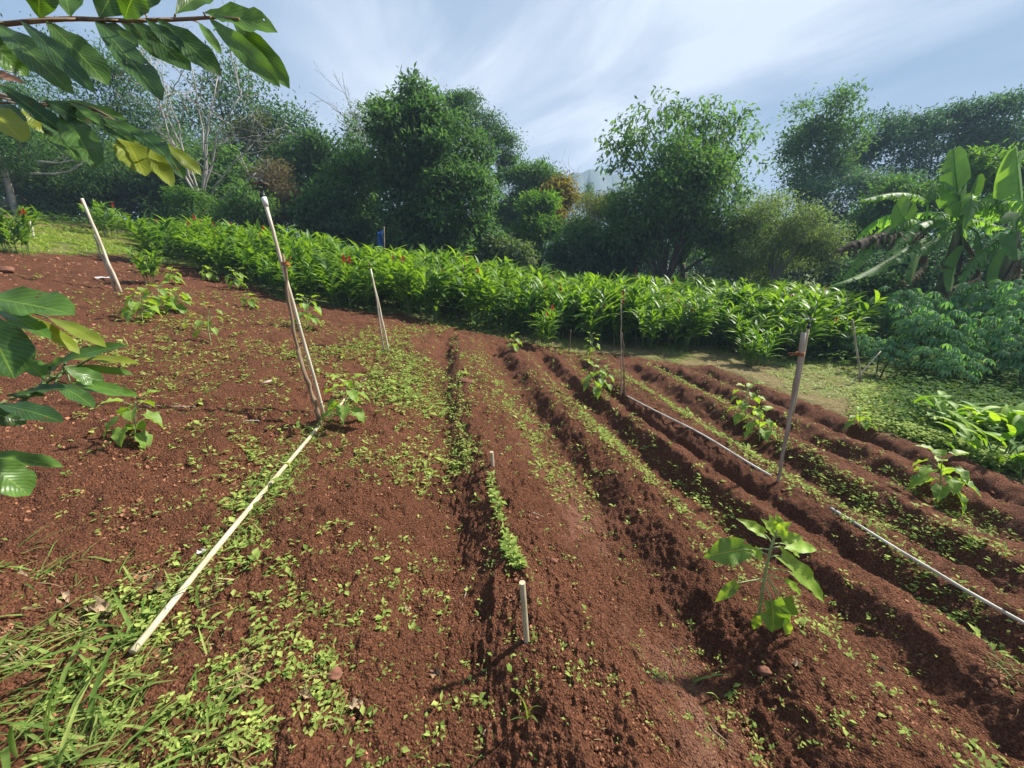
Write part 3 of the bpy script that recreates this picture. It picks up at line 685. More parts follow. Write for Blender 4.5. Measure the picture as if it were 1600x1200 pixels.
for (px_, py_, k, s_, lab) in [(1335, 570, 2, .8, 'small cassava seedling with umbrella of fingered leaves beside the leaning grey stick'), (1372, 590, 2, .9, 'thin stemmed young cassava at the left front of the cassava patch'),
    (1400, 555, 0, 1.0, CL), (1440, 590, 1, .95, CL), (1490, 600, 1, .9, CL), (1460, 555, 0, 1.1, CL), (1520, 560, 0, 1.1, CL), (1540, 605, 1, 1.0, CL), (1580, 580, 0, 1.0, CL), (1595, 625, 1, .9, CL), (1430, 530, 0, 1.15, CL), (1500, 530, 0, 1.1, CL), (1570, 545, 0, 1.0, CL), (1640, 580, 0, 1.0, CL), (1650, 630, 1, 1.0, CL), (1390, 530, 0, .9, CL), (1465, 615, 2, .8, CL), (1360, 545, 1, .8, CL)]:
    h = hit(px_, py_); o = cp[k] if k not in cu else copy_tree(cp[k]); cu.add(k)
    o.location = h; o.rotation_euler = (0, 0, rng.random() * 6.283); s_ *= 1.1 * rng.uniform(.75, 1.2) if lab == CL else 1; o.scale = (s_, s_, s_ * 1.08); o['label'] = lab
    if lab == CL: o['group'] = 'cassava shrubs in the patch under the bananas'
    elif 'group' in o: del o['group']

# ------------------------------------------------------------------ bananas
def banana_leaf(mb, P, width, hang, side_hint, tear=.35, var=.5, n=34, rag=0.0):
    P = np.asarray(P, float); s = np.linspace(0, 1, n + 1); k = np.linspace(0, 1, len(P))
    # quadratic/cubic through points
    C = np.stack([np.polyval(np.polyfit(k, P[:, i], min(3, len(P) - 1)), s) for i in range(3)], -1)
    mb.tube(C, np.linspace(.022, .006, n + 1), 5, var)
    T = unit(np.gradient(C, axis=0)); Sd = unit(np.cross(T, np.asarray(side_hint, float))); Nn = np.cross(Sd, T)
    w = width * .5 * np.sin(np.pi * np.clip(s * .93 + .05, 0, 1)) ** .55
    for sg in (-1, 1):
        ang = hang; gap = 0; rg = 1.0
        for i in range(n):
            if rng.random() < tear: ang = hang + rng.normal() * .22; gap = rng.uniform(.0, .25); rg = 1 - rag * rng.random()
            else: gap = 0
            a, b = C[i] + (C[i + 1] - C[i]) * gap, C[i + 1]
            vs = []
            for q, wi, S, N_ in ((a, w[i] * rg, Sd[i], Nn[i]), (b, w[i + 1] * rg, Sd[i + 1], Nn[i + 1])):
                for f in (0, .5, 1.0):
                    an = ang * f
                    vs.append(q + (S * sg * math.cos(an) - N_ * math.sin(an) * 1.0) * wi * f + np.array([0, 0, -1]) * wi * f * f * max(0, ang) * .35 + T[i] * wi * .22 * f)
            u = np.array([(0, 0)] * 6)
            mb.add(np.array(vs), None, [(0, 1, 4, 3), (1, 2, 5, 4)] if sg > 0 else [(3, 4, 1, 0), (4, 5, 2, 1)], var + rng.normal() * .03, u)
def banana(label, base_px, Y, hgt, leaves, rad=.11, dead=()):
    b = atY(*base_px, Y); b[2] = zat(b[0], b[1])
    root = empty('banana_plant', b, label, 'banana plant'); top = b + np.array([0, 0, hgt]); top[0] += rng.normal() * .1
    tb = MB(); p = bez(b - [0, 0, .1], (b + top) / 2 + gauss(1)[0] * .04, top, 9); tb.tube(p, np.linspace(rad * 1.25, rad * .5, 9), 10)
    tb.build('pseudostem', M['bananastem'], root, loc=b)
    for (pts, wid, hang, hint, dy) in leaves:
        mb = MB(); m = len(pts)
        P = [top - [0, 0, .15]] + [atY(x, y, Y + dy * (i + 1) / m) for i, (x, y) in enumerate(pts)]
        # petiole joins the stem; blade spans the listed points
        if m >= 3:
            mb.tube(bez(P[0], (P[0] + P[1]) / 2 + [0, 0, .1], P[1], 5), np.linspace(.03, .02, 5), 5); P = P[1:]
        banana_leaf(mb, P, wid * (.82 if hint is UP else 1), hang, hint, .7 if hint is UP else .07, rng.uniform(.3, .8), 44, .3 if hint is UP else .04)
        mb.build('leaf', M['banana'], root, loc=b)
    for k in range(4):
        a = k * 1.57 + .5 + rng.normal() * .3; o = np.array([math.cos(a), math.sin(a), 0]); rl = rng.uniform(.75, 1.1); up_ = rng.uniform(.3, .9)
        mb = MB(); P = [top + [0, 0, -.1], top + o * .35 * rl + [0, 0, .45 * up_]]; mb.tube(bez(P[0], (P[0] + P[1]) / 2 + [0, 0, .08], P[1], 5), np.linspace(.03, .02, 5), 5)
        banana_leaf(mb, [P[1], top + o * .85 * rl + [0, 0, .65 * up_], top + o * 1.4 * rl + [0, 0, .35 * up_], top + o * 1.8 * rl + [0, 0, -.35]], rng.uniform(.42, .55), rng.uniform(.5, .95), UP, .7, rng.uniform(.2, .6), 40, .35)
        mb.build('leaf', M['banana'], root, loc=b)
    for (pts, wid, dy) in dead:
        mb = MB(); m = len(pts); P = [top - [0, 0, .3]] + [atY(x, y, Y + dy * (i + 1) / m) for i, (x, y) in enumerate(pts)]
        banana_leaf(mb, P, wid, 1.15, (0, 0, 1), .9, rng.uniform(.2, .8), 44, .75); tag(mb.build('leaf', M['bananadry'], root, loc=b), 'dry brown hanging leaf')
    return root
UP = (0, 0, 1)
FRT = (0.3, -1, .1)
banana('left banana plant with drooping torn leaf reaching over the ginger and a brown dead leaf', (1400, 505), 11.6, 3.1,
    [([(1440, 352), (1405, 345), (1360, 380), (1318, 440)], .62, .75, UP, -1.0),
     ([(1450, 315), (1420, 302), (1385, 303), (1348, 312)], .5, .7, UP, -.4),
     ([(1455, 372), (1420, 385), (1370, 415), (1300, 445)], .5, .9, UP, -1.5),
     ([(1432, 372), (1414, 345), (1400, 318)], .95, .05, FRT, -.8),
     ([(1470, 335), (1490, 338), (1530, 345), (1572, 357)], .5, .75, UP, -.6),
     ([(1440, 395), (1428, 420), (1420, 445)], .4, .3, FRT, -1.0)], .11,
    [([(1425, 360), (1370, 366), (1305, 392)], .8, -1.2), ([(1440, 420), (1405, 440), (1390, 480)], .6, -.8)])
banana('central banana plant with tall upright backlit new leaf', (1454, 505), 11.3, 3.3,
    [([(1503, 335), (1495, 290), (1490, 232)], 1.1, .12, FRT, -.3),
     ([(1512, 335), (1520, 305), (1528, 275)], .7, .1, FRT, -.5),
     ([(1490, 350), (1445, 345), (1415, 365), (1385, 400)], .5, .8, UP, -1.2),
     ([(1500, 305), (1475, 285), (1458, 292), (1450, 320)], .5, .9, UP, -.6),
     ([(1530, 320), (1552, 300), (1580, 300), (1600, 320)], .55, .8, UP, -.4),
     ([(1528, 365), (1535, 390), (1540, 420)], .42, .25, FRT, -.8),
     ([(1505, 385), (1490, 420), (1484, 455)], .55, .4, FRT, -.8),
     ([(1500, 350), (1460, 375), (1420, 395), (1385, 410)], .5, .9, UP, -1.2)], .12,
    [([(1500, 420), (1480, 450), (1478, 490)], .5, -.5), ([(1530, 430), (1500, 445), (1482, 470)], .45, -.9)])
banana('right banana plant cut by the photo edge with wide upright leaf', (1536, 512), 10.9, 3.3,
    [([(1598, 345), (1592, 290), (1587, 230)], 1.1, .15, FRT, -.3),
     ([(1598, 330), (1588, 355), (1590, 405)], .9, .25, FRT, -.9),
     ([(1580, 330), (1550, 310), (1530, 315), (1515, 335)], .5, .8, UP, -.6),
     ([(1605, 330), (1640, 310), (1680, 330), (1710, 370)], .6, .8, UP, .2),
     ([(1575, 370), (1545, 385), (1520, 410), (1505, 440)], .55, .9, UP, -.9),
     ([(1580, 380), (1562, 420), (1556, 460)], .5, .5, FRT, -.6)], .13,
    [([(1580, 420), (1560, 450), (1552, 500)], .55, -.5), ([(1592, 430), (1575, 465), (1568, 520)], .5, -.7)])

# ------------------------------------------------------------------ broad leaf clumps, lower right
def broad_clump(label, px_, py_, nl, L0, seed):
    h = hit(px_, py_); root = empty('broad_leaf_plant', h, label, 'plant'); st = MB(); fo = MB()
    for j in range(nl):
        a = j * 2.4 + seed; ln = L0 * rng.uniform(.75, 1.15); o = np.array([math.cos(a), math.sin(a), 0])
        b = np.array([rng.normal(), rng.normal(), 0]) * .13; q = b + o * .10 + np.array([0, 0, rng.uniform(.05, .4)])
        st.tube(bez(b, b + [0, 0, .1], q, 5), np.linspace(.01, .006, 5), 5)
        fo.inst(tpl('oval', 6, rng.uniform(.5, 1.3), .5, 1, .05), q, o * rng.uniform(.4, .9) + [0, 0, rng.uniform(.5, 1.2)], np.array([0, 0, 1.0]) - o * .3, ln, ln * .27, rng.random())
    st.build('stem', M['gstem'], root); fo.build('foliage', M['broad'], root)
broad_clump('broad leaved clump beside the right photo edge, biggest of the three', 1575, 705, 80, .34, 1)
broad_clump('broad leaved clump left of the biggest one, on bright ground cover', 1490, 690, 40, .30, 2)
broad_clump('broad leaved clump lowest at the right photo edge over the soil', 1565, 735, 36, .30, 3)
broad_clump('broad leaved clump with one grey leaf reaching left', 1445, 672, 8, .38, 4)

# ------------------------------------------------------------------ sunflowers
def sunflower(label, base_px, top_px, nleaf, lsize, flower=False, lean=None, leaves=None):
    b = hit(*base_px); t = atY(*top_px, b[1] + (lean or 0)); hgt = t[2] - b[2]
    root = empty('sunflower_plant', b, label, 'sunflower'); st = MB(); fo = MB()
    p = bez(b - [0, 0, .03], b + (t - b) * .5 + gauss(1)[0] * .015 * hgt * 3, t, 9); r = max(.004, hgt * .016)
    st.tube(p, np.linspace(r, r * .5, 9), 7)
    for j in range(nleaf):
        s = .18 + .82 * (j + .5) / nleaf; x = s * 8; i = min(int(x), 7); q = p[i] + (p[i + 1] - p[i]) * (x - i)
        a = j * 2.6 + base_px[0]; o = np.array([math.cos(a), math.sin(a), 0]); young = s > .82
        pl = hgt * (.16 if young else .26) * rng.uniform(.8, 1.2); e = q + (o * 1.0 + np.array([0, 0, .55 if not young else 1.0])) * pl
        st.tube(bez(q, q + o * pl * .5 + [0, 0, pl * .55], e, 6), np.linspace(r * .35, r * .25, 6), 5)
        L = lsize * (1.05 - .45 * s) * rng.uniform(.85, 1.15)
        d = o + np.array([0, 0, (.5 if young else -.25 - .55 * (1 - s) + rng.normal() * .2)])
        fo.inst(HEART, e, d, np.array([0, 0, 1.0]) + o * .3 + gauss(1)[0] * .15, L, L * .72, .35 + .6 * s * rng.random() + (.2 if young else 0))
    st.build('stem', M['sunstem'], root, loc=b); fo.build('foliage', M['sun'], root, loc=b)
    if flower:
        fl = MB(); n = 16; aa = np.arange(n) / n * 6.283
        fl.inst(SEED, np.repeat((t + [0, 0, .01])[None], n, 0), np.stack([np.cos(aa), np.sin(aa), np.full(n, .3)], -1), np.array([0, 0, 1.0]), .05, .02, rng.random(n))
        fl.build('flower', M['yellow'], root, loc=b)
        ds = MB(); ds.tube([t, t + [0, 0, .02]], .02, 10); ds.build('flower_disc', M['stick'], root, loc=b)
    return root
# main sunflower, leaf by leaf
b = hit(1184, 985); Yb = b[1]
root = empty('sunflower_plant', b, 'biggest young sunflower in the foreground on the lower right soil ridge', 'sunflower'); st = MB(); fo = MB()
SP = [atY(1184, 988, Yb), atY(1190, 925, Yb), atY(1200, 880, Yb), atY(1207, 845, Yb), atY(1214, 828, Yb)]
k = np.linspace(0, 1, 5); s = np.linspace(0, 1, 12); stem = np.stack([np.polyval(np.polyfit(k, np.array(SP)[:, i], 3), s) for i in range(3)], -1)
st.tube(stem, np.linspace(.0075, .0045, 12), 8)
for (sx, sy), (ex, ey), (tx, ty), wd, dY, tY, var in [
    ((1203, 868), (1162, 858), (1106, 872), .13, -.02, .00, .25), ((1206, 860), (1178, 858), (1192, 878), .05, -.04, -.05, .8), ((1200, 885), (1156, 858), (1190, 866), .06, .0, -.02, .8),
    ((1198, 905), (1150, 912), (1122, 940), .055, -.03, -.05, .45), ((1207, 850), (1193, 834), (1158, 814), .06, .03, .05, .9), ((1213, 835), (1208, 832), (1196, 815), .05, -.02, -.03, .95),
    ((1214, 832), (1219, 836), (1216, 806), .07, .03, .06, .9), ((1213, 838), (1222, 842), (1252, 840), .06, -.03, -.06, .95), ((1209, 850), (1228, 851), (1281, 861), .075, .03, .05, .85),
    ((1208, 856), (1232, 856), (1255, 872), .05, .06, .09, .6), ((1205, 870), (1222, 870), (1302, 950), .10, .00, -.04, .7), ((1202, 888), (1240, 896), (1296, 945), .05, .05, .06, .6), ((1200, 898), (1228, 908), (1258, 934), .045, -.02, -.02, .75),
    ((1196, 918), (1205, 938), (1213, 993), .135, -.08, -.11, .2), ((1198, 905), (1222, 935), (1226, 990), .12, -.04, -.05, .3), ((1190, 940), (1182, 962), (1180, 986), .05, -.04, -.05, .5), ((1200, 900), (1226, 965), (1236, 1006), .05, -.03, -.05, 1.0),
    ((1214, 832), (1215, 828), (1235, 818), .04, .0, -.02, 1.0), ((1214, 832), (1210, 826), (1204, 806), .035, .02, .04, 1.0)]:
    q = atY(sx, sy, Yb); e = atY(ex, ey, Yb + dY); t = atY(tx, ty, Yb + tY)
    st.tube(bez(q, (q + e) / 2 + [0, 0, .012], e, 6), np.linspace(.0032, .0022, 6), 5)
    L = np.linalg.norm(t - e); d = (t - e)
    fo.inst(tpl('heart', 9, .45, .3, 2, .15), e, d + np.array([0, 0, .12 * L]), np.array([-.15, -.55, .8]), L * 1.14, wd * .9, min(1, var + .15))
st.build('stem', M['sunstem'], root, loc=b); fo.build('foliage', M['sun'], root, loc=b)
SUNS = [((535, 666), (543, 600), 9, .15, 'young sunflower at the foot of the tall leaning riser'), ((207, 692), (212, 628), 7, .14, 'small sunflower with round leaves alone on the left soil slope'),
    ((932, 618), (928, 570), 10, .15, 'leafy sunflower left of the thin twin sticks on the soil row'), ((945, 612), (940, 575), 8, .13, 'second sunflower touching the leafy one beside the twin sticks'),
    ((1166, 662), (1168, 606), 9, .14, 'upper of two sunflowers left of the wooden riser'), ((1188, 690), (1188, 645), 9, .16, 'lower of two sunflowers left of the wooden riser'),
    ((1470, 784), (1472, 718), 12, .18, 'bushy bright sunflower on the far right soil row'), ((1345, 672), (1344, 642), 8, .13, 'small bright sunflower on the right edge of the soil'),
    ((1355, 642), (1355, 622), 5, .09, 'tiny seedling sunflower beyond the small bright one at the soil edge'), ((803, 548), (803, 524), 6, .14, 'small pale sunflower at the far end of a soil row'), ((925, 556), (925, 524), 8, .14, 'sunflower before the ginger right of the short dark stake'),
    ((222, 502), (218, 458), 9, .17, 'leftmost sunflower of the cluster below the far white riser'), ((250, 492), (247, 450), 9, .16, 'tallest sunflower of the cluster below the far white riser'), ((276, 488), (275, 456), 9, .17, 'right sunflower of the cluster below the far white riser'),
    ((232, 428), (230, 404), 8, .16, 'sunflower near the lone yellow tipped ginger plant'), ((272, 444), (268, 422), 8, .16, 'sunflower at the top of the left soil slope under the ginger'), ((328, 440), (325, 420), 8, .16, 'pale sunflower close under the first ginger rows'), ((372, 455), (368, 424), 9, .17, 'sunflower under the ginger rows left of the tall riser'), ((390, 482), (388, 462), 6, .15, 'low sunflower on bare soil left of the tall riser'), ((478, 515), (480, 470), 9, .16, 'sunflower seen behind the tall leaning riser')]
for bp_, tp_, n, L, lab in SUNS: sunflower(lab, bp_, tp_, int(n * 1.6), L * 1.12)
sunflower('thin sunflower carrying a small yellow bloom on the left slope', (330, 535), (328, 480), 9, .13, True)

# ------------------------------------------------------------------ risers, stakes, pipes
def pole(mb, p0, p1, r0, r1, n=10, wob=.006, seg=9):
    c = curve(p0, p1, 0, n, wob); c[0, 2] -= .06; mb.tube(c, np.linspace(r0, r1, n), seg); return c
def sprinkler(root, p, s=1.0):
    b = root.location; p = np.asarray(p)
    h = MB(); h.tube([p, p + [0, 0, .02 * s], p + [0, 0, .021 * s], p + [0, 0, .05 * s]], np.array([.014, .014, .009, .009]) * s, 10)
    for dx in (-1, 1): h.tube([p + np.array([dx * .013, 0, .045]) * s, p + np.array([dx * .018, 0, .06]) * s, p + np.array([dx * .016, 0, .075]) * s, p + np.array([0, 0, .082]) * s], .004 * s, 5)
    h.tube([p + np.array([0, 0, .075]) * s, p + np.array([0, 0, .088]) * s], .007 * s, 8)
    o = h.build('sprinkler_head', M['black'], root, loc=b)
    a = MB(); a.tube([p + np.array([-.045, -.005, .068]) * s, p + np.array([-.01, 0, .078]) * s, p + np.array([.02, 0, .072]) * s, p + np.array([.04, .004, .066]) * s], np.array([.007, .004, .004, .007]) * s, 6)
    a.build('sprinkler_arm', M['stick'] if s > 1 else M['whiteplastic'], o, loc=b)
def tie(root, p, r, ends):
    t = MB()
    for k in range(3):
        th = np.linspace(0, 6.283, 16); t.tube(np.stack([p[0] + np.cos(th) * r, p[1] + np.sin(th) * r, p[2] + (k - 1) * .009 + 0 * th], -1), .004, 5)
    for e in ends: t.tube(bez(p, (p + e) / 2 + [0, 0, .012], e, 6), .0038, 5)
    t.build('cord_tie', M['tie'], root, loc=root.location)
b = hit(508, 652); Yb = b[1]
root = empty('sprinkler_riser', b, 'tall leaning white pipe riser with black sprinkler head, tied to a brown stick', 'sprinkler')
mb = MB(); c = pole(mb, b, atY(413, 312, Yb), .013, .013, 10, .002)
for f in (.08, .30, .47): q = b + (atY(413, 312, Yb) - b) * f; mb.tube([q - [0, 0, .004], q + [0, 0, .004]], .0145, 9)
mb.build('pipe', M['pvc'], root, loc=b)
mb = MB(); mb.tube([atY(416, 322, Yb), atY(412, 308, Yb)], .019, 10); mb.build('coupling', M['whiteplastic'], root, loc=b)
sprinkler(root, atY(411, 309, Yb), 1.35)
mb = MB(); b2 = hit(501, 668); pts = [b2 - [0, 0, .05], atY(492, 628, b2[1]), atY(478, 590, b2[1] + .01), atY(465, 545, Yb - .03), atY(453, 480, Yb - .03), atY(442, 398, Yb - .03)]
s = np.linspace(0, 5, 24); P = np.stack([np.interp(s, range(6), np.array(pts)[:, i]) for i in range(3)], -1); P[1:-1] += gauss(22) * .004
mb.tube(P, np.linspace(.019, .011, 24) * (1 + .12 * rng.normal(size=24)), 8); mb.build('support_stick', M['stick'], root, loc=b)
q = atY(446, 412, Yb - .015); tie(root, q, .026, [q + np.array([.06, -.02, .045]), q + np.array([.05, -.02, -.03])])
# far left white riser
b = hit(190, 458); Yb = b[1]; root = empty('sprinkler_riser', b, 'bare whitish leaning pole high on the left soil slope', 'pole')
mb = MB(); pole(mb, b, atY(128, 310, Yb), .021, .018, 10, .004); mb.build('pipe', M['pvc'], root, loc=b)
mb = MB(); pole(mb, b + [-.05, -.02, 0], atY(146, 366, Yb), .014, .011, 8, .006); mb.build('support_stick', M['greywood'], root, loc=b)
b = hit(609, 553); Yb = b[1]; root = empty('sprinkler_riser', b, 'white twin pole standing before the ginger left of centre', 'pole')
mb = MB(); pole(mb, b, atY(579, 420, Yb), .013, .012, 10, .003); mb.build('pipe', M['pvc'], root, loc=b)
mb = MB(); pole(mb, b + [-.07, -.03, 0], atY(583, 440, Yb - .03), .013, .009, 9, .008); mb.build('support_stick', M['greywood'], root, loc=b)
mb = MB(); q = atY(578, 417, Yb); mb.tube([q, q + [0, 0, .03], q + [-.02, 0, .06]], np.array([.013, .011, .008]), 8); mb.build('sprinkler_head', M['stick'], root, loc=b)
b = hit(974, 621); Yb = b[1]; root = empty('twin_sticks', b, 'two thin brown sticks bound side by side where the white hose starts', 'stick')
for (q0, q1, r) in (((971, 620), (970, 475), .008), ((977, 622), (972, 520), .009)):
    mb = MB(); pole(mb, hit(*q0), atY(*q1, Yb), r * 1.2, r * .8, 12, .007); mb.build('stick', M['stick'] if q0[0] > 972 else M['greywood'], root, loc=b)
b = hit(1215, 756); Yb = b[1]; root = empty('sprinkler_riser', b, 'wooden riser post leaning right with sprinkler head and orange cord', 'sprinkler')
mb = MB(); P = [b - [0, 0, .05], atY(1228, 690, Yb), atY(1243, 600, Yb), atY(1256, 520, Yb)]; s = np.linspace(0, 3, 16); P = np.stack([np.interp(s, range(4), np.array(P)[:, i]) for i in range(3)], -1); P[1:-1] += gauss(14) * .003
mb.tube(P, np.linspace(.012, .019, 16) * (1 + .05 * rng.normal(size=16)), 7); mb.build('post', M['greywood'], root, loc=b)
mb = MB(); pole(mb, atY(1240, 640, Yb + .02), atY(1263, 512, Yb + .02), .011, .011, 8, .001); mb.build('pipe', M['dirty_pvc'], root, loc=b)
sprinkler(root, atY(1263, 513, Yb + .02), 1.0)
q = atY(1250, 553, Yb); tie(root, q, .027, [q + np.array([-.12, -.03, .01]), q + np.array([-.10, -.03, -.008])])
def simple_stake(name, label, base_px, top_px, r, mat, cat='stake', dY=0.0, part=None):
    b = hit(*base_px); mb = MB(); t = atY(*top_px, b[1] + dY); pole(mb, b, t, r, r * .85, 9, r * .25)
    if r > .012:
        q = t; mb.tube([q, q + unit(t - b) * .012], r * .6, 7)
    return tag(mb.build(name, mat, loc=b), label, cat)
simple_stake('leaning_stake', 'grey upright stick standing by the cassava', (1346, 600), (1332, 500), .017, M['greywood'])
simple_stake('leaning_stake', 'thin stick crossing the grey upright one by the cassava', (1329, 602), (1376, 549), .011, M['greywood'], dY=.3)
simple_stake('thin_stake', 'thin grey stake poking up inside the ginger field', (727, 500), (723, 412), .012, M['greywood'])
simple_stake('dark_stake', 'short dark stake between soil rows and ginger', (889, 553), (892, 515), .012, M['stick'])
simple_stake('white_post', 'short white post on the lawn near the left photo edge', (54, 374), (47, 346), .022, M['pvc'])
simple_stake('white_post', 'thin white post on the lawn behind the far white riser', (165, 368), (158, 340), .016, M['pvc'])
def stub(label, base_px, top_px, r):
    b = hit(*base_px); t = atY(*top_px, b[1]); u = unit(t - b); mb = MB()
    L = np.linalg.norm(t - b)
    mb.tube([b - u * .05, b, b + u * L * .5, t, t - u * .0005, t - u * .06], [r, r, r, r, r * .78, r * .74], 14, cap=False)
    return tag(mb.build('pipe_stub', M['dirty_pvc'], smooth=False, loc=b), label, 'pipe')
stub('short open ended pale pipe stub upright in the foreground soil', (823, 1003), (816, 910), .0125)
stub('tiny pale pipe stub upright further up the same soil ridge', (770, 731), (768, 706), .014)
def ground_pipe(label, pxs, r, lift, mat):
    P = np.array([hit(*q) for q in pxs]); n = 40; s = np.linspace(0, len(P) - 1, n)
    Q = np.stack([np.interp(s, range(len(P)), P[:, i]) for i in range(3)], -1)
    z = zs(Q[:, 0], Q[:, 1]); z = np.convolve(np.pad(z, 12, 'edge'), np.hanning(27)[1:-1] / np.hanning(27).sum(), 'valid'); Q[:, 2] = np.maximum(z, zs(Q[:, 0], Q[:, 1]) - .03) + r + np.interp(s, range(len(lift)), lift)
    mb = MB(); mb.tube(Q, r, 10); return tag(mb.build('irrigation_pipe', mat), label, 'pipe')
ground_pipe('whitish pipe lying on the left soil from foreground weeds to the riser', [(212, 1032), (330, 885), (450, 735), (499, 672)], .0130, [.022, .040, .034, .022], M['dirty_pvc'])
ground_pipe('short visible length of whitish pipe behind the riser sunflower', [(528, 640), (552, 610), (590, 578)], .013, [0, .01, -.02], M['dirty_pvc'])
ground_pipe('white hose lying on the right soil ridge left of the wooden riser', [(980, 622), (1060, 666), (1130, 706), (1203, 748)], .0105, [.018, .028, .030, .018], M['hose'])
ground_pipe('white hose running off the right photo edge along the soil row', [(1296, 798), (1400, 868), (1500, 930), (1640, 1010)], .0105, [.018, .032, .036, .036], M['hose'])
ground_pipe('long pale pipe lying along the bank under the left trees', [(-30, 318), (40, 326), (110, 338), (170, 346)], .03, [.0, .03, .03, 0], M['pvc'])
# blue plastic sheet behind the central tree
b = atY(594, 388, 13.0); z0 = zat(b[0], b[1])
mb = MB(); nx, nz = 8, 12; V = []
for i in range(nz):
    for j in range(nx):
        u, w = j / (nx - 1), i / (nz - 1); q = atY(589 + 10 * u + 3 * w * (u - .5) * math.sin(w * 6), 388 - 24 * w - 5 * u * w, 13.0); q[1] += .08 * math.sin(u * 9 + w * 4); V.append(q)
idx = np.arange(nz - 1)[:, None] * nx + np.arange(nx - 1)[None]; mb.add(V, None, np.stack([idx, idx + 1, idx + nx + 1, idx + nx], -1).reshape(-1, 4))
V2 = np.array(V); V2[:, 1] += .02; mb.add(V2, None, np.stack([idx, idx + nx, idx + nx + 1, idx + 1], -1).reshape(-1, 4))
root = empty('blue_sheet', b, 'small bright blue plastic sheet hung behind the ginger by the central tree', 'plastic sheet')
mb.build('sheet', solid('blue_plastic', (.02, .14, .48), (.01, .07, .26), .4), root, loc=b)
mb = MB(); mb.tube([np.array([b[0] + .02, 13.03, z0 - .1]), atY(600, 354, 13.03)], .02, 6); mb.build('pole', M['stick'], root, loc=b)
# ------------------------------------------------------------------ weeds, grass, litter
def strip(pxs, n, w):
    P = np.array([rawhit(*q, gbase)[:2] for q in pxs]); t = rng.random(n) * (len(P) - 1); i = np.minimum(t.astype(int), len(P) - 2); f = (t - i)[:, None]
    return P[i] * (1 - f) + P[i + 1] * f + rng.normal(size=(n, 2)) * w * .5
def poly_px(n, x0, x1, y0, y1, dens=None):
    x = rng.uniform(x0, x1, n); y = rng.uniform(y0, y1, n)
    out = []
    D = np.stack([(x - 800) / F, CT - ST * (y - 600) / F, -(ST + CT * (y - 600) / F)], -1)
    t = H / -D[:, 2] * 1.0
    for _ in range(12): 
        g = gbase(D[:, 0] * t, D[:, 1] * t); t = np.maximum(.2, t + .7 * ((H - g) / -D[:, 2] - t))
    return np.stack([D[:, 0] * t, D[:, 1] * t], -1)
def clump_filter(P, scale, thr, s):
    n = vnoise(P[:, 0] / scale, P[:, 1] / scale, s) * .65 + vnoise(P[:, 0] / scale * 3, P[:, 1] / scale * 3, s + 1) * .35
    return P[n > thr]
W = []   # (points, size, leaves)
for pxs, n, w, sz in [
    ([(590, 540), (640, 565), (660, 600), (640, 640), (600, 600)], 1300, .6, .030), ([(490, 560), (560, 548), (640, 520), (690, 508)], 650, .45, .030), ([(630, 610), (672, 680), (690, 740), (640, 720)], 300, .35, .024),
    ([(600, 570), (555, 610), (520, 650), (450, 735), (400, 800), (340, 880), (250, 990)], 340, .17, .022), ([(500, 660), (470, 700), (420, 760), (385, 820)], 150, .2, .024),
    ([(708, 525), (715, 600), (718, 680), (725, 740)], 300, .14, .022), ([(740, 530), (790, 610), (830, 660), (870, 720), (900, 780)], 700, .34, .022), ([(700, 505), (760, 515), (850, 540), (930, 560)], 700, .6, .030), ([(740, 560), (760, 600), (800, 650)], 300, .35, .026), ([(840, 600), (900, 660), (960, 700), (1010, 750)], 260, .18, .022),
    ([(820, 550), (880, 620), (940, 690), (1010, 760), (1090, 840)], 380, .16, .022), ([(890, 570), (950, 640), (1060, 740), (1150, 820)], 280, .14, .022), ([(880, 640), (930, 660), (960, 700)], 150, .2, .022),
    ([(960, 590), (1030, 630), (1100, 670), (1160, 710), (1230, 760)], 800, .17, .024), ([(1240, 770), (1310, 812), (1400, 880), (1500, 950), (1600, 1020)], 380, .12, .020),
    ([(1010, 575), (1090, 620), (1200, 690), (1300, 750), (1400, 810), (1560, 880)], 760, .16, .024), ([(1080, 580), (1200, 650), (1330, 710), (1450, 770), (1580, 830)], 330, .14, .022),
    ([(200, 470), (260, 500), (330, 520)], 230, .6, .035), ([(300, 470), (380, 470), (450, 520)], 160, .6, .03), ([(350, 690), (420, 730), (330, 780)], 150, .35, .024), ([(230, 600), (330, 640), (420, 660)], 110, .4, .024), ([(60, 520), (160, 560), (260, 560)], 160, .6, .03), ([(40, 430), (160, 470), (300, 560), (420, 620)], 200, 1.2, .026), ([(220, 620), (330, 560), (450, 540)], 120, .7, .022), ([(150, 700), (260, 690), (400, 720)], 70, .5, .018), ([(420, 500), (520, 520), (640, 520)], 260, .6, .028),
    ([(380, 540), (470, 560), (520, 600)], 180, .3, .026), ([(520, 720), (580, 700), (620, 760)], 180, .3, .022), ([(1180, 860), (1250, 960), (1330, 1040)], 110, .2, .018), ([(1100, 860), (1140, 930)], 50, .15, .018), ([(860, 900), (700, 900), (520, 860)], 60, .3, .016),
    ([(450, 870), (560, 880), (600, 960)], 70, .2, .018), ([(480, 980), (440, 930), (400, 860)], 110, .14, .02), ([(400, 1000), (470, 1060), (560, 1120)], 110, .1, .018), ([(1500, 1150), (1590, 1180), (1480, 1180)], 40, .12, .02), ([(800, 1060), (640, 1160), (560, 1160)], 60, .12, .016)]:
    W.append((strip(pxs, n, w), sz))
W.append((clump_filter(poly_px(2600, -100, 700, 560, 1100), .4, .54, 61), .013)); W.append((clump_filter(poly_px(2600, 700, 1640, 600, 1200), .4, .55, 63), .012)); W.append((clump_filter(poly_px(4200, 0, 1500, 480, 660), .9, .50, 65), .024))
W.append((poly_px(420, 0, 1600, 480, 1200), .014))
W.append((strip([(768, 765), (776, 812), (786, 850), (800, 890), (812, 908)], 190, .024), .024))
mb = MB()
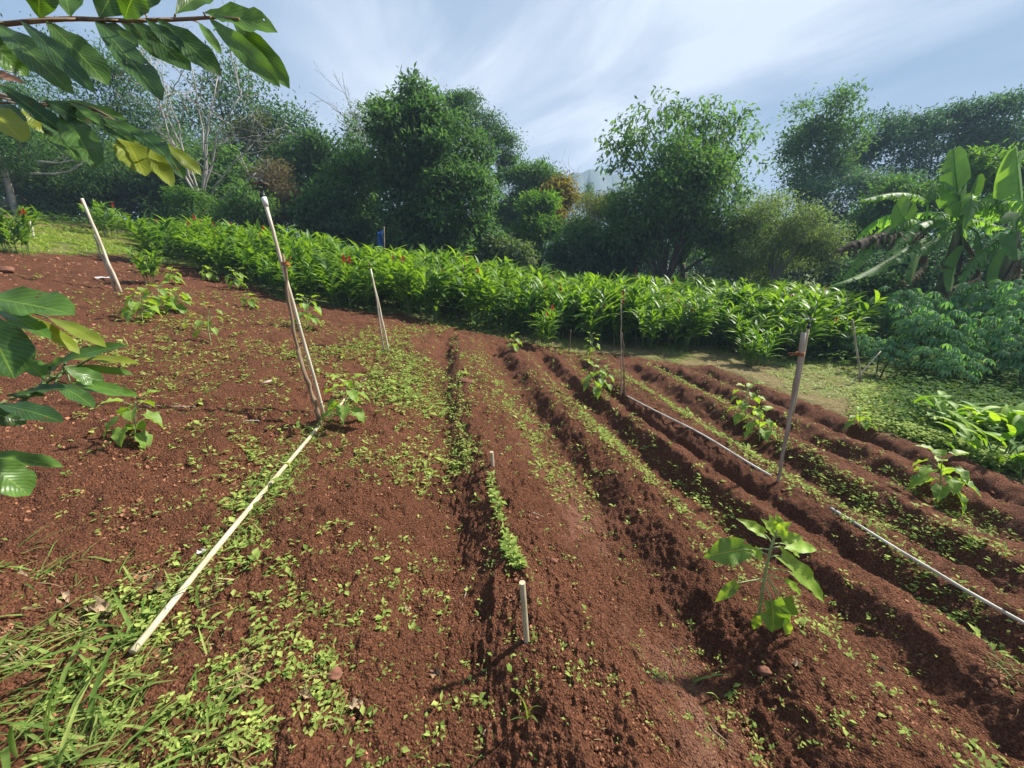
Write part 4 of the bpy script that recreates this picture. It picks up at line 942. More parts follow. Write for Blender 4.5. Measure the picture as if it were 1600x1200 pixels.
for P, sz in W:
    P = P[soil_mask(P[:, 0], P[:, 1]) > .3]; sz = sz * .9
    if not len(P): continue
    z = zs(P[:, 0], P[:, 1]); n = len(P); s0 = sz * rng.lognormal(0, .35, n)
    for j in range(5):
        k = rng.random(n) < (1 if j < 3 else .7); m = k.sum(); a = rng.random(m) * 6.283 + j * 1.3; hh = s0[k] * rng.uniform(.3, 1.6, m)
        pos = np.stack([P[k, 0] + np.cos(a) * s0[k] * .25, P[k, 1] + np.sin(a) * s0[k] * .25, z[k] + hh], -1)
        d = np.stack([np.cos(a), np.sin(a), rng.uniform(.0, 1.0, m)], -1); L = s0[k] * rng.uniform(.8, 1.5, m)
        mb.inst(SEED, pos, d, np.array([0, 0, 1.0]), L, L * rng.uniform(.3, .6, m), np.clip(rng.normal(.6, .25, m), 0, 1))
tag(mb.build('weed_seedlings', M['weed']), kind='stuff')
# grassy blades in the weed strips
mb = MB()
def blades(P, h, n, var=(.5, .25), lay=.5, wf=.06):
    m = len(P) * n; Q = np.repeat(P, n, 0) + rng.normal(size=(m, 2)) * h * .25; z = zs(Q[:, 0], Q[:, 1]); a = rng.random(m) * 6.283
    d = np.stack([np.cos(a) * lay, np.sin(a) * lay, rng.uniform(.3, 1, m)], -1); L = h * rng.lognormal(0, .35, m)
    mb.inst(BLADE, np.stack([Q[:, 0], Q[:, 1], z - .005], -1), d, np.stack([-np.cos(a) * .5, -np.sin(a) * .5, np.ones(m)], -1), L, np.maximum(.0035, L * wf), np.clip(rng.normal(*var, m), 0, 1))
for pxs, n, w, h in [([(600, 570), (520, 650), (450, 735), (400, 800), (340, 880), (260, 980)], 80, .15, .07), ([(590, 545), (650, 590), (640, 640), (560, 560)], 160, .5, .07), ([(500, 670), (440, 760), (390, 840)], 100, .12, .08), ([(960, 600), (1100, 675), (1170, 720)], 60, .12, .06), ([(1060, 1040), (1090, 1060)], 10, .05, .05), ([(690, 1010), (640, 1180), (760, 1170)], 16, .06, .05), ([(1540, 1050), (1590, 1090)], 14, .06, .06), ([(1400, 760), (1550, 850)], 30, .2, .05), ([(230, 560), (330, 560), (200, 640)], 60, .5, .06)]:
    blades(strip(pxs, n, w), h, 6)
tag(mb.build('grass_in_rows', M['grass']), kind='stuff')
# lawn, upper left
def polar(n, a0, a1, r0, r1):
    a = np.radians(rng.uniform(a0, a1, n)); r = np.sqrt(rng.uniform(r0 * r0, r1 * r1, n)); return np.stack([np.sin(a) * r, np.cos(a) * r], -1)
mb = MB(); P = clump_filter(polar(9000, -60, -36, 10, 19), .8, .34, 71); P = P[(soil_mask(P[:, 0], P[:, 1]) < .5)]
blades(P, .12, 5, (.6, .25), .7, .13); tag(mb.build('lawn_grass', M['grass']), kind='stuff')
# dry verge on the right of the soil
mb = MB(); P = np.vstack([polar(16000, 0, 58, 4, 11.5), polar(2500, -14, 4, 8, 10.5)]); P = clump_filter(P, .5, .28, 73); P = P[soil_mask(P[:, 0], P[:, 1]) < .5]
g = vnoise(P[:, 0] / .8, P[:, 1] / .8, 75) + .28 * np.clip(P[:, 0] - 5, -1, 2)
blades(P[g > .44], .085, 5, (.6, .25), .9, .13); tag(mb.build('verge_grass', M['grass']), kind='stuff')
mb = MB(); blades(P[g < .62], .09, 4, (.5, .25), 1.6, .11); P2 = strip([(640, 493), (700, 503), (780, 520)], 70, .2); blades(P2, .12, 5, (.5, .3), 2.0); P2 = strip([(300, 420), (420, 468), (560, 490)], 90, .25); blades(P2, .14, 5, (.2, .3), 2.0); tag(mb.build('dry_grass', M['straw']), kind='stuff')
# bright ground cover, lower right
mb = MB(); P = np.vstack([poly_px(2600, 1400, 1660, 655, 745), poly_px(1500, 1330, 1660, 610, 690)]); P = P[soil_mask(P[:, 0], P[:, 1]) < .55]; n = len(P); z = zs(P[:, 0], P[:, 1])
for j in range(6):
    a = rng.random(n) * 6.283; pos = np.stack([P[:, 0] + rng.normal(size=n) * .05, P[:, 1] + rng.normal(size=n) * .05, z + rng.uniform(.03, .2, n)], -1)
    L = rng.uniform(.03, .065, n); mb.inst(SEED, pos, np.stack([np.cos(a), np.sin(a), rng.uniform(-.2, .5, n)], -1), np.array([0, 0, 1.0]), L, L * .6, np.clip(rng.normal(.6, .25, n), 0, 1))
tag(mb.build('ground_cover', M['weed']), kind='stuff')
# ground cover under the ginger and trees
mb = MB(); n = 7000; az = rng.uniform(-1.0, 1.0, n); rr = rng.uniform(8, 26, n); P = np.stack([np.sin(az) * rr, np.cos(az) * rr], -1); P = P[(soil_mask(P[:, 0], P[:, 1]) < .4) & ~((az < -.72) & (rr < 16.5)) & ~((az > .10) & (rr < 10.5))]; n = len(P); z = zs(P[:, 0], P[:, 1])
for j in range(4):
    a = rng.random(n) * 6.283; pos = np.stack([P[:, 0] + rng.normal(size=n) * .15, P[:, 1] + rng.normal(size=n) * .15, z + rng.uniform(.03, .3, n)], -1)
    L = rng.uniform(.10, .2, n); mb.inst(KITE, pos, np.stack([np.cos(a), np.sin(a), rng.uniform(-.2, .7, n)], -1), np.array([0, 0, 1.0]), L, L * .45, rng.random(n))
P = polar(1500, 46, 58, 6.6, 12); n = len(P); z = zs(P[:, 0], P[:, 1])
for j in range(5):
    a = rng.random(n) * 6.283; pos = np.stack([P[:, 0] + rng.normal(size=n) * .12, P[:, 1] + rng.normal(size=n) * .12, z + rng.uniform(.03, .35, n)], -1)
    L = rng.uniform(.05, .13, n); mb.inst(KITE, pos, np.stack([np.cos(a), np.sin(a), rng.uniform(-.2, .7, n)], -1), np.array([0, 0, 1.0]), L, L * .45, rng.random(n))
tag(mb.build('undergrowth', leafmat('undergrowth_leaf', (.03, .07, .02), (.09, .16, .04), .3, .8, .08)), kind='stuff')

# foreground weed patch, lower left
mb = MB(); P = clump_filter(poly_px(330, -250, 430, 900, 1230), .14, .55, 81); P = P[(P[:, 0] < -.35 - .25 * (P[:, 1] - .55)) | (rng.random(len(P)) < .25)]
Pc = poly_px(100, 200, 420, 1060, 1240); Pd = poly_px(26, 430, 520, 1020, 1190); Pe = poly_px(40, 170, 270, 930, 1010)
P = np.vstack([P, Pc, Pd, Pe]); n = len(P); z = zs(P[:, 0], P[:, 1]); PTD = tpl('lance', 4, .6, .35); hh = .045 * rng.lognormal(0, .45, n); kind_ = rng.random(n); wr_ = np.where(kind_ < .55, .52, np.where(kind_ < .8, .34, .72)); lz = np.where(kind_ < .8, .024, .017) * rng.lognormal(0, .3, n)
lean_ = rng.normal(size=(n, 2)) * .45; base_ = np.stack([P[:, 0], P[:, 1], z - .004], -1); sd_ = np.stack([lean_[:, 0], lean_[:, 1], np.ones(n)], -1); cv_ = np.clip(rng.normal(.5, .22, n), 0, 1); a0_ = rng.random(n) * 6.283
mb.inst(BLADE, base_, sd_, np.stack([-lean_[:, 0], -lean_[:, 1], np.ones(n) * .01], -1) + rng.normal(size=(n, 3)) * .1, hh * 1.05, .003, cv_ * .4)
for j in range(9):
    k = rng.random(n) < (1 if j < 6 else .6); m = int(k.sum()); lev = [.25, .25, .5, .5, .75, .75, 1, 1, 1][j]; a = a0_[k] + (j % 2) * np.pi + (j // 2) * 1.57 + rng.normal(size=m) * .25
    pos = base_[k] + sd_[k] * (hh[k] * lev)[:, None]; L = lz[k] * (1.15 - .45 * lev) * rng.uniform(.8, 1.2, m)
    mb.inst(PTD, pos, np.stack([np.cos(a), np.sin(a), rng.uniform(-.1, .6, m) + .3 * (lev == 1)], -1), np.stack([rng.normal(size=m) * .3, rng.normal(size=m) * .3, np.ones(m)], -1), L, L * wr_[k], np.clip(cv_[k] + rng.normal(size=m) * .12 + .15 * lev, 0, 1))
tag(mb.build('weed_patch', M['weed']), kind='stuff')
mb = MB(); P = clump_filter(poly_px(380, -250, 330, 880, 1230), .22, .5, 83); blades(P, .11, 5, (.45, .3), .75); P = poly_px(34, -60, 210, 980, 1230); blades(P, .15, 6, (.4, .25), .6); P = poly_px(160, -200, 560, 950, 1230); blades(P, .055, 6, (.6, .25), .7)
tag(mb.build('foreground_grass', M['grass']), kind='stuff')
mb = MB(); P = np.vstack([poly_px(1100, -250, 330, 890, 1230), poly_px(250, 300, 480, 960, 1230)]); blades(P, .085, 6, (.3, .35), 2.6, .045); tag(mb.build('dead_grass', M['straw']), kind='stuff')
# straw bits and rootlets over the soil
mb = MB(); P = poly_px(900, -50, 1650, 560, 1200); blades(P, .045, 2, (.5, .35), 5.0); tag(mb.build('straw_litter', M['straw']), kind='stuff')
# single grass plants
def grass_plant(label, px_, py_, blist):
    h = hit(px_, py_); mb = MB()
    for (tx, ty, w, bend) in blist:
        t = atY(tx, ty, h[1] + rng.normal() * .03); d = t - h; mb.inst(tpl('lance', 8, bend, .5), h + [0, 0, .003], d + np.array([0, 0, bend * .4 * np.linalg.norm(d)]), np.array([-d[0], -d[1], 1.0]), np.linalg.norm(d) * 1.1, w, rng.uniform(.3, .7))
    return tag(mb.build('grass_plant', M['grass'], loc=h), label, 'grass')
grass_plant('single broad bladed grass seedling in the bottom centre soil', 824, 1128, [(820, 1062, .010, .5), (833, 1075, .009, .6), (858, 1142, .010, 1.4), (822, 1160, .009, 1.5), (808, 1110, .008, 1.0), (832, 1100, .01, .8)])
grass_plant('single grass seedling with two broad blades in the furrow left of the big sunflower', 1122, 1095, [(1155, 1106, .011, 1.2), (1150, 1080, .010, .8), (1092, 1092, .008, 1.2), (1112, 1075, .008, .7)])
grass_plant('large broad bladed grass tuft in the lower left weeds', 160, 1065, [(175, 1020, .009, .4), (60, 1110, .012, .9), (185, 1130, .012, 1.1), (80, 1040, .010, .8), (118, 1010, .009, .7), (150, 1150, .009, 1.2), (30, 1160, .011, .9), (240, 1050, .008, .9)])
grass_plant('tall thin seeding grass at the lower left photo edge', 75, 1170, [(80, 1030, .006, .2), (60, 1060, .006, .5), (100, 1080, .007, .7), (20, 1130, .009, .9)])
grass_plant('broad bladed grass in the bottom left corner', 30, 1190, [(0, 1120, .012, .6), (60, 1150, .012, .7), (-40, 1170, .012, .8), (110, 1185, .011, 1.0)])
# dry leaves, twigs, stones, scraps
def dry_leaf(label, px_, py_, L, w, rz, curl=1.2, var=.4):
    h = hit(px_, py_); mb = MB(); mb.inst(tpl('oval', 8, curl, 1.4, 2, .5), h + [0, 0, .018], np.array([math.cos(rz), math.sin(rz), .12]), np.array([rng.normal() * .3, rng.normal() * .3, 1]), L, w, var)
    return tag(mb.build('dry_leaf', M['dry'], loc=h), label, 'dry leaf')
for a in [('dark crinkled dead leaf on the soil below the pipe stub', 678, 1052, .055, .04, -.9, 1.2, .05), ('small pale curled dead leaf on the centre left soil', 628, 955, .045, .018, -.2, .9, 1.0), ('brown curled dead leaf at the edge of the lower left weeds', 85, 965, .09, .045, 1.2, 2.0, .35), ('greyish crumpled dead leaf beside the lower left weeds', 138, 958, .09, .05, .2, 1.4, .6), ('purplish dead leaf on soil left of the lying pipe', 235, 928, .09, .04, .2, 1.1, .15), ('tan dead leaf under the weeds of the bottom left centre', 545, 1112, .06, .03, .3, 1.0, .8), ('brown dead leaf near bottom edge left of centre', 680, 1182, .05, .025, .6, 1.2, .5), ('pale papery leaf scrap right of the big sunflower foot', 1235, 1042, .05, .03, -.4, .9, 1.0), ('pale dead leaf flat on the far left soil', 22, 905, .06, .02, .1, .8, .7), ('buff dead leaf lying in the lower left grass', 100, 932, .08, .02, -.5, .6, .9), ('small brown dead leaf right of the bottom left weeds', 470, 1090, .05, .025, -.2, 1.0, .55), ('dead leaf on the right foreground ridge beside twigs', 1370, 1045, .05, .018, -.9, .9, .6)]: dry_leaf(*a)
def twig(label, pxs, r, mat):
    P = np.array([hit(*q) for q in pxs]); s = np.linspace(0, len(P) - 1, 14); Q = np.stack([np.interp(s, range(len(P)), P[:, i]) for i in range(3)], -1); Q[:, 2] = zs(Q[:, 0], Q[:, 1]) + r * 1.2 + .006; Q[1:-1] += gauss(12) * r * .5
    mb = MB(); mb.tube(Q, np.linspace(r, r * .5, 14), 6); return tag(mb.build('twig', mat), label, 'twig')
for a in [('long dark curving root lying in the bottom right furrow', [(1058, 1078), (1090, 1110), (1120, 1150), (1150, 1175), (1182, 1184)], .005, M['stick']), ('dark straight twig in the furrow left of the big sunflower', [(1032, 990), (1060, 1020), (1098, 1050)], .004, M['stick']), ('pale straight straw twig at bottom right of centre', [(976, 1142), (996, 1182)], .0028, M['greywood']), ('pale straight twig on the right foreground ridge', [(1253, 1098), (1279, 1123)], .003, M['greywood']), ('brown twig near the bottom grass seedling', [(754, 1152), (774, 1124)], .004, M['stick']), ('horizontal dry stick on the left slope beside the small sunflower', [(228, 637), (306, 638)], .006, M['greywood']), ('thin dry stick on the soil below the left slope', [(380, 660), (412, 661)], .006, M['greywood']), ('two short grey straws on the compacted soil row', [(832, 803), (850, 810)], .003, M['greywood']), ('dry stick on the bank at the top of the left slope', [(190, 398), (215, 399)], .014, M['greywood']), ('thin brown rootlet curving over the centre left soil', [(730, 905), (728, 930), (722, 950), (724, 990)], .002, M['greywood'])]: twig(*a)
ICO_V = []; 
import bmesh
def ico(sub):
    bm = bmesh.new(); bmesh.ops.create_icosphere(bm, subdivisions=sub, radius=1); v = np.array([x.co[:] for x in bm.verts]); t = np.array([[x.index for x in f.verts] for f in bm.faces]); bm.free(); return v, t
def stone(name, label, cat, px_, py_, size, mat):
    h = hit(px_, py_); v, t = ico(3); n = vnoise(v[:, 0] * 1.6 + 5 + px_, v[:, 1] * 1.6 + v[:, 2] * 2.1, 91); n2 = vnoise(v[:, 0] * 4 + px_, v[:, 2] * 4 + v[:, 1] * 3, 92); v = v * (.7 + .5 * n + .2 * n2)[:, None] * np.asarray(size); v[:, 2] += size[2] * .4
    mb = MB(); mb.add(v + h, t); return tag(mb.build(name, mat, loc=h), label, cat)
CLAY = solid('clay_lump', (.22, .10, .06), (.14, .055, .035), .95, 30, .004); BRK = solid('brick_chip', (.34, .14, .08), (.26, .10, .055), .9, 25, .002); WHT = solid('white_scrap', (.75, .75, .74), (.5, .5, .5), .6, 14)
for a in [('stone', 'flat reddish stone chip on the left slope', 'stone', 377, 605, (.05, .03, .018), BRK), ('stone', 'reddish half buried stone lower on the left slope', 'stone', 332, 690, (.045, .03, .016), BRK), ('clay_lump', 'big reddish clay lump at the edge of the lower left weeds', 'clay lump', 522, 1056, (.03, .022, .018), CLAY), ('clay_lump', 'brown clay lump right of the pipe stub', 'clay lump', 865, 878, (.022, .016, .014), CLAY), ('clay_lump', 'flat clay lump beside seedlings on centre left soil', 'clay lump', 455, 978, (.03, .018, .012), CLAY), ('stone', 'buff rock at the left photo edge on the slope top', 'stone', 4, 425, (.16, .08, .06), CLAY), ('clay_lump', 'clay lump on top of the ridge right of the first furrow', 'clay lump', 728, 598, (.09, .05, .04), CLAY), ('clay_lump', 'dark lump of soil at the far row ends', 'clay lump', 860, 548, (.08, .06, .05), CLAY), ('clay_lump', 'clay lump on the ridge right of the big sunflower', 'clay lump', 1195, 1050, (.03, .02, .016), CLAY)]: stone(*a)
h = hit(414, 603); mb = MB(); mb.tube([h + [-.03, -.02, .015], h + [.0, .02, .03], h + [.035, .06, .035]], [.012, .018, .014], 5); tag(mb.build('wood_chip', M['greywood']), 'pale split wood chip lying on the left slope', 'wood chip')
for lab, px_, py_, s in [('crumpled white paper scrap left of the lying pipe', 308, 868, .035), ('white and dark plastic scrap near the far white riser', 160, 437, .10), ('small white plastic scrap in weeds beside the tiny seedlings', 668, 747, .025)]:
    h = hit(px_, py_); n = 7; gx, gy = np.meshgrid(np.linspace(-1, 1, n), np.linspace(-1, 1, n)); V = np.stack([gx.ravel() * s * (1 + .2 * rng.normal(size=n * n)), gy.ravel() * s * .5, .012 + s * .4 * rng.random(n * n)], -1) + h
    idx = np.arange(n - 1)[:, None] * n + np.arange(n - 1)[None]; mb = MB(); mb.add(V, None, np.stack([idx, idx + 1, idx + n + 1, idx + n], -1).reshape(-1, 4)); tag(mb.build('paper_scrap', WHT, loc=h), lab, 'litter')
# crumbs of soil
mb = MB(); v0, t0 = ico(1)
P = np.vstack([poly_px(17000, -50, 1650, 640, 1230), poly_px(5000, 0, 1600, 480, 660), polar(3000, -58, -10, 5, 12)]); P = P[soil_mask(P[:, 0], P[:, 1]) > .5]; n = len(P); z = zs(P[:, 0], P[:, 1]); dist = np.hypot(P[:, 0], P[:, 1])
s = rng.lognormal(0, .5, n) * (.0024 + .0011 * dist); s = np.minimum(s, .006 + .0016 * dist); shp = rng.uniform(.65, 1.25, (n, 1, 3)); jit = 1 + .22 * rng.normal(size=(n, len(v0), 1))
V = v0[None] * s[:, None, None] * shp * jit + np.stack([P[:, 0], P[:, 1], z + s * .3], -1)[:, None]
mb.add(V.reshape(-1, 3), (np.arange(n)[:, None, None] * len(v0) + t0[None]).reshape(-1, 3), None, np.repeat(rng.random(n), len(v0)))
CR = leafmat('soil_crumb', SOIL_M, SOIL_L, 0, .95, .15, (1, 1, 1), 0, 40, .3)
tag(mb.build('soil_crumbs', CR, smooth=False), kind='stuff')

# ------------------------------------------------------------------ near branches at the left
LEAFN = leafmat('near_leaf', (.02, .06, .02), (.11, .22, .035), .38, .36, .45, (1.9, 1.9, .4), .5, 22, .35, True)
LEAFY = leafmat('near_young_leaf', (.12, .22, .03), (.24, .30, .04), .5, .4, .4, (1.5, 1.4, .5), .5, 9, .15)
LEAFP = leafmat('pink_young_leaf', (.30, .15, .10), (.38, .2, .14), .35, .5, .3, (1.2, 1, .8), .6, 9, .15)
def near_leaf(mb, b, t, wpx, D, dt=.0, var=.4, bend=.35, face=0.0, shape='obov', wave=.10):
    p = at(*b, D); q = at(*t, D + dt); d = q - p; L = np.linalg.norm(d)
    view = unit((p + q) / 2 - np.array([0, 0, H]))
    n = -view * math.cos(face) + np.array([0, 0, 1.0]) * (math.sin(face) + .35)
    w = wpx / F * D * 1.12
    mb.inst(tpl(shape, 10, bend, .28, 2, wave), p, d + unit(n) * L * bend * .45, n, L * 1.03, w, var)
def stem_px(pxs, D, r0, r1, mb):
    P = np.array([at(x, y, d) for (x, y), d in zip(pxs, D)]); s = np.linspace(0, len(P) - 1, 26); Q = np.stack([np.interp(s, range(len(P)), P[:, i]) for i in range(3)], -1)
    for _ in range(2): Q[1:-1] = (Q[:-2] + 2 * Q[1:-1] + Q[2:]) / 4
    mb.tube(Q, np.linspace(r0, r1, len(Q)), 8); return Q
def twigs_to(mb, Q, leaves, D):
    for l in leaves:
        p = at(*l[0], l[3] if len(l) > 3 and l[3] else D); i = int(np.argmin(np.linalg.norm(Q - p, axis=1))); mb.tube(bez(Q[i], (Q[i] + p) / 2 + [0, 0, .003], p, 5), np.linspace(.0024, .0018, 5), 5)
tb_ = np.array([-1.55, .15, 0]); tb_[2] = zat(tb_[0], tb_[1])
root = empty('overhanging_tree', tb_, 'near tree reaching in at the top left with large dark drooping leaves', 'tree')
mb = MB(); e1 = at(-60, 42, 1.0); e2 = at(-60, 135, 1.0); tp = tb_ + np.array([.1, .1, 2.4])
mb.tube(bez(tb_ - [0, 0, .1], tb_ + np.array([-.05, 0, 1.2]), tp, 10), np.linspace(.05, .028, 10), 10); mb.build('trunk', M['bark'], root, loc=tb_)
U = [((61, 28), (62, -40), 36, .86, .25), ((110, 27), (92, -50), 46, .9, .2), ((155, 28), (195, -40), 50, .84, .15), ((195, 30), (215, -30), 42, .8, .2), ((225, 18), (240, -45), 36, .84, .2), ((274, 22), (330, -22), 30, .82, .35), ((318, 20), (430, 46), 40, .80, .75), ((326, 28), (432, 128), 30, .80, .55), ((362, 30), (450, 133), 32, .83, .35), ((310, 35), (343, 79), 13, .85, .95), ((245, 30), (343, 115), 36, .80, .1), ((205, 30), (296, 108), 36, .86, .08), ((228, 30), (288, 84), 24, .79, .0), ((148, 32), (250, 151), 36, .82, .05), ((150, 33), (211, 66), 22, .87, .3), ((72, 32), (167, 130), 42, .84, .3), ((32, 32), (139, 132), 25, .80, .02), ((-8, 36), (97, 125), 36, .86, .3), ((-50, 38), (40, 118), 46, .82, .35), ((185, 30), (280, 100), 30, .9, .2)]
br = MB(); Q = stem_px([(-60, 46), (0, 38), (110, 28), (200, 33), (290, 30), (330, 27), (374, 30)], [.95, .92, .88, .85, .82, .81, .80], .006, .0025, br); br.tube(bez(tp, tp + (e1 - tp) * .5 + [0, 0, .12], Q[0], 8), np.linspace(.018, .006, 8), 8)
twigs_to(br, Q, U, .85); bo = br.build('branch', M['stick'], root, loc=tb_)
fo = MB()
for (b_, t_, w, D, var) in U: near_leaf(fo, b_, t_, w, D, rng.uniform(-.06, .06), var, rng.uniform(.2, .5), rng.uniform(-.1, .5))
fo.build('foliage', LEAFN, bo, loc=tb_)
Mid = [((-5, 130), (101, 208), 27, .80, .05), ((70, 158), (143, 199), 30, .83, .05), ((100, 172), (147, 258), 38, .86, .35), ((75, 180), (120, 248), 34, .9, .25), ((38, 165), (72, 208), 26, .9, .9), ((-30, 160), (34, 217), 40, .78, 1.0), ((-10, 152), (30, 202), 30, .84, .25), ((75, 158), (193, 180), 16, .86, .7), ((112, 160), (160, 194), 14, .82, .6), ((140, 183), (202, 214), 26, .86, .2), ((160, 183), (228, 222), 24, .82, .7), ((205, 202), (260, 243), 28, .83, .1), ((192, 210), (226, 272), 40, .86, .85), ((232, 230), (267, 287), 22, .84, .95), ((254, 222), (313, 272), 20, .82, 1.0), ((258, 235), (286, 277), 18, .87, .1)]
br = MB(); Q = stem_px([(-60, 132), (0, 148), (40, 162), (100, 165), (145, 168), (190, 195), (235, 228)], [.95, .92, .88, .86, .85, .84, .84], .006, .0022, br); br.tube(bez(tp - [0, 0, .3], tp + (e2 - tp) * .5 + [0, 0, .02], Q[0], 8), np.linspace(.016, .006, 8), 8)
twigs_to(br, Q, Mid, .85); bo = br.build('branch', M['stick'], root, loc=tb_)
fo = MB(); fy = MB()
for (b_, t_, w, D, var) in Mid: near_leaf(fy if var > .8 else fo, b_, t_, w, D, rng.uniform(-.05, .05), min(var, .75), rng.uniform(.2, .5), rng.uniform(.0, .6))
fo.build('foliage', LEAFN, bo, loc=tb_); tag(fy.build('young_foliage', LEAFY, bo, loc=tb_), 'yellow green young leaves')
fp = MB(); near_leaf(fp, (-25, 112), (39, 129), 15, .85, 0, .5, .2, .3, 'lance'); tag(fp.build('young_foliage', LEAFP, bo, loc=tb_), 'pinkish new leaf')
# lower sapling
sb_ = np.array([-1.6, .5, 0]); sb_[2] = zat(sb_[0], sb_[1])
root = empty('broadleaf_sapling', sb_, 'leafy sapling reaching in at the left edge with bright green oval leaves', 'sapling')
mb = MB(); stp = np.vstack([bez(sb_ - [0, 0, .1], sb_ + np.array([-.06, .03, .35]), at(-60, 720, 1.0), 7), bez(at(-60, 720, 1.0), at(-80, 600, .98), at(-70, 470, .95), 7)[1:]]); mb.tube(stp, np.linspace(.016, .008, len(stp)), 8); mb.build('trunk', M['stick'], root, loc=sb_)
Lo = [((-45, 462), (112, 489), 56, .85, .55), ((-35, 480), (22, 588), 62, .80, .2), ((-20, 476), (76, 526), 24, .88, .5), ((35, 488), (123, 551), 18, .90, .95), ((75, 496), (162, 538), 19, .93, .9),
      ((75, 572), (191, 537), 22, .95, .3), ((105, 562), (214, 566), 17, .97, .85), ((100, 572), (206, 584), 12, .95, .6), ((100, 574), (160, 600), 25, .9, .55), ((72, 592), (40, 566), 26, .9, .5), ((110, 598), (194, 613), 19, .93, .6), ((85, 600), (144, 631), 20, .9, .35), ((-5, 632), (92, 654), 26, .85, .08), ((70, 588), (92, 560), 18, .96, .5), ((120, 606), (214, 618), 18, .98, .75), ((10, 618), (70, 618), 14, .9, .2), ((-35, 640), (40, 662), 30, .86, .15), ((-45, 708), (96, 728), 22, .88, .7), ((-40, 712), (46, 772), 44, .84, .75), ((40, 612), (100, 606), 20, .87, .15)]
br = MB(); Q = stem_px([(-60, 700), (0, 660), (40, 622), (80, 592), (120, 572), (150, 556)], [1.0, .93, .92, .93, .94, .95], .006, .002, br); twigs_to(br, Q, Lo[5:17] + Lo[19:], .93)
for l in Lo[:5] + Lo[17:19]:
    p = at(*l[0], l[3]); i = int(np.argmin(np.linalg.norm(stp - p, axis=1))); br.tube(bez(stp[i], (stp[i] + p) / 2 + [0, 0, .02], p, 6), np.linspace(.004, .002, 6), 5)
bo = br.build('branch', M['gstem'], root, loc=sb_)
fo = MB(); fy = MB()
for (b_, t_, w, D, var) in Lo: near_leaf(fy if var > .84 else fo, b_, t_, w, D, rng.uniform(-.05, .05), min(var + .15, 1), rng.uniform(.2, .5), rng.uniform(.3, 1.0))
fo.build('foliage', LEAFN, bo, loc=sb_); tag(fy.build('young_foliage', LEAFY, bo, loc=sb_), 'yellow green young leaves')

# ------------------------------------------------------------------ light, sky, haze
SUN_AZ, SUN_EL = 66, 44          # azimuth clockwise from the view direction
sd = bpy.data.lights.new('sun', 'SUN'); so = bpy.data.objects.new('sun', sd); COL.objects.link(so)
sd.energy = 5.0; sd.angle = R(2.5); sd.color = (1, .94, .84)
so.rotation_euler = (R(90 - SUN_EL), 0, R(180 - SUN_AZ))
w = bpy.data.worlds.new('World'); sc.world = w; w.use_nodes = True
nt = w.node_tree; N = nt.nodes.new; L = nt.links.new
bg = nt.nodes['Background']; bg.inputs['Strength'].default_value = .085
sky = N('ShaderNodeTexSky'); sky.sky_type = 'NISHITA'; sky.sun_disc = False; sky.sun_elevation = R(SUN_EL); sky.sun_rotation = R(SUN_AZ); sky.air_density = 1.0; sky.dust_density = 1.5; sky.ozone_density = 1.5
tc = N('ShaderNodeTexCoord'); sp = N('ShaderNodeSeparateXYZ'); L(tc.outputs['Generated'], sp.inputs['Vector'])
def mth(op, a, b=None):
    n = N('ShaderNodeMath'); n.operation = op
    for k, s in enumerate((a, b)):
        if s is None: continue
        if isinstance(s, (int, float)): n.inputs[k].default_value = s
        else: L(s, n.inputs[k])
    return n.outputs[0]
dz = mth('ADD', mth('MAXIMUM', sp.outputs['Z'], 0.0), .22)
u = mth('DIVIDE', sp.outputs['X'], dz); v = mth('DIVIDE', sp.outputs['Y'], dz)
# streets of thin cloud: rotate so that streaks run away to the upper right
ang = R(-58); ru = mth('ADD', mth('MULTIPLY', u, math.cos(ang)), mth('MULTIPLY', v, math.sin(ang))); rv = mth('SUBTRACT', mth('MULTIPLY', v, math.cos(ang)), mth('MULTIPLY', u, math.sin(ang)))
def cloudnoise(kx, ky, detail, dist):
    cb = N('ShaderNodeCombineXYZ'); L(mth('MULTIPLY', ru, kx), cb.inputs['X']); L(mth('MULTIPLY', rv, ky), cb.inputs['Y'])
    nz = N('ShaderNodeTexNoise'); nz.inputs['Scale'].default_value = 1.0; nz.inputs['Detail'].default_value = detail; nz.inputs['Roughness'].default_value = .55; nz.inputs['Distortion'].default_value = dist
    L(cb.outputs['Vector'], nz.inputs['Vector']); return nz.outputs['Fac']
def band(x, a, b):
    n = N('ShaderNodeMapRange'); n.interpolation_type = 'SMOOTHSTEP'; n.inputs['From Min'].default_value = a; n.inputs['From Max'].default_value = b; L(x, n.inputs['Value']); return n.outputs['Result']
n1 = cloudnoise(.6, 1.5, 5, 1.0); n2 = cloudnoise(1.3, 2.6, 6, .6)
rw = mth('ADD', rv, mth('MULTIPLY', mth('SUBTRACT', n1, .5), .9))
bank = mth('MULTIPLY', band(rw, .15, .75), mth('SUBTRACT', 1.0, band(rw, 1.42, 1.68)))
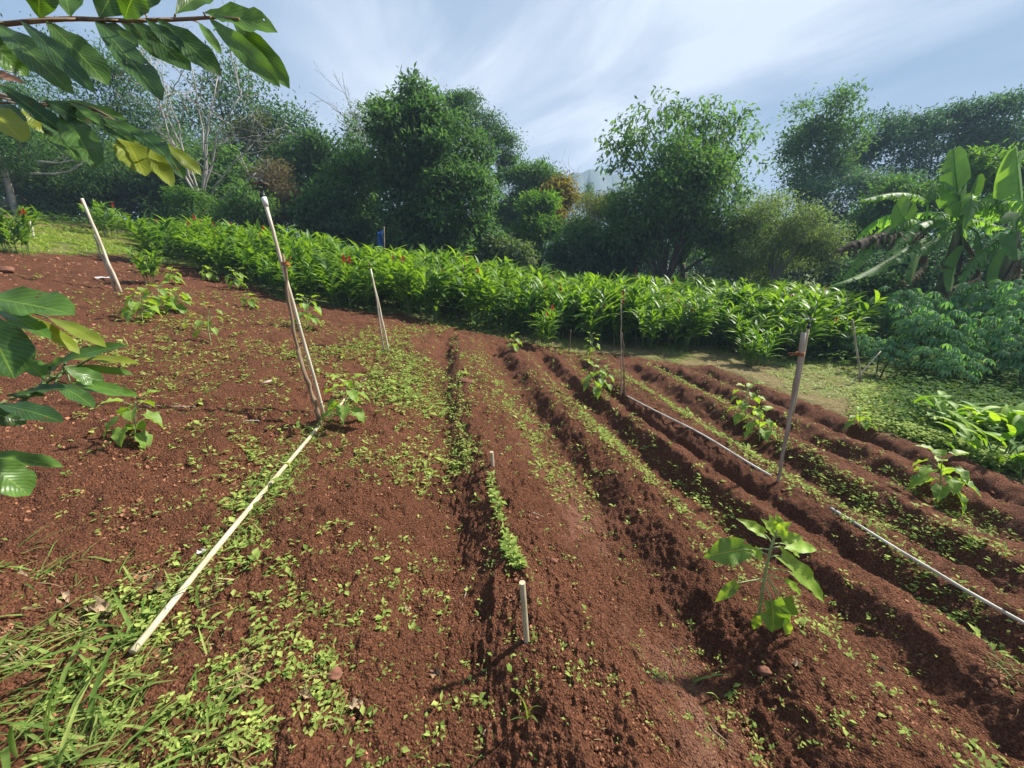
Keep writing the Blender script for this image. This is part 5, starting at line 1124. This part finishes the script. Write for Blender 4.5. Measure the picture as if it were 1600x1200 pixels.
wis = band(mth('ADD', mth('MULTIPLY', n1, .5), mth('MULTIPLY', n2, .5)), .40, .64)
cloud = mth('MINIMUM', mth('ADD', mth('MULTIPLY', bank, mth('ADD', mth('MULTIPLY', wis, .6), .42)), mth('MULTIPLY', wis, .28)), 1.0)
m0 = N('ShaderNodeMix'); m0.data_type = 'RGBA'; m0.inputs['Factor'].default_value = .95; L(sky.outputs['Color'], m0.inputs['A']); m0.inputs['B'].default_value = (1.7, 2.45, 3.6, 1)
mx = N('ShaderNodeMix'); mx.data_type = 'RGBA'; L(cloud, mx.inputs['Factor']); L(m0.outputs['Result'], mx.inputs['A']); mx.inputs['B'].default_value = (4.5, 5.0, 5.8, 1)
L(mx.outputs['Result'], bg.inputs['Color'])
HAZE = 0.0015
if HAZE:
    mb = MB(); x0, x1, y0, y1, z0, z1 = -420, 420, -60, 560, -8, 62
    V = np.array([(x, y, z) for z in (z0, z1) for y in (y0, y1) for x in (x0, x1)], float)
    mb.add(V, None, [(0, 2, 3, 1), (4, 5, 7, 6), (0, 1, 5, 4), (2, 6, 7, 3), (0, 4, 6, 2), (1, 3, 7, 5)])
    m = bpy.data.materials.new('thin_haze'); m.use_nodes = True; nt = m.node_tree; nt.nodes.clear()
    out = nt.nodes.new('ShaderNodeOutputMaterial'); pv = nt.nodes.new('ShaderNodeVolumePrincipled'); pv.inputs['Density'].default_value = HAZE; pv.inputs['Color'].default_value = (.55, .76, 1, 1); pv.inputs['Anisotropy'].default_value = .0
    nt.links.new(pv.outputs['Volume'], out.inputs['Volume']); m.cycles.homogeneous_volume = True
    tag(mb.build('haze', m, smooth=False), kind='stuff')
sc.view_settings.view_transform = 'Standard'; sc.view_settings.look = 'None'; sc.view_settings.exposure = 1.1; sc.view_settings.gamma = 1
sc.cycles.max_bounces = 6; sc.cycles.diffuse_bounces = 3; sc.cycles.glossy_bounces = 2; sc.cycles.transmission_bounces = 4; sc.cycles.volume_bounces = 0; sc.cycles.transparent_max_bounces = 4
sc.cycles.use_denoising = True
sc.cycles.sample_clamp_indirect = 6
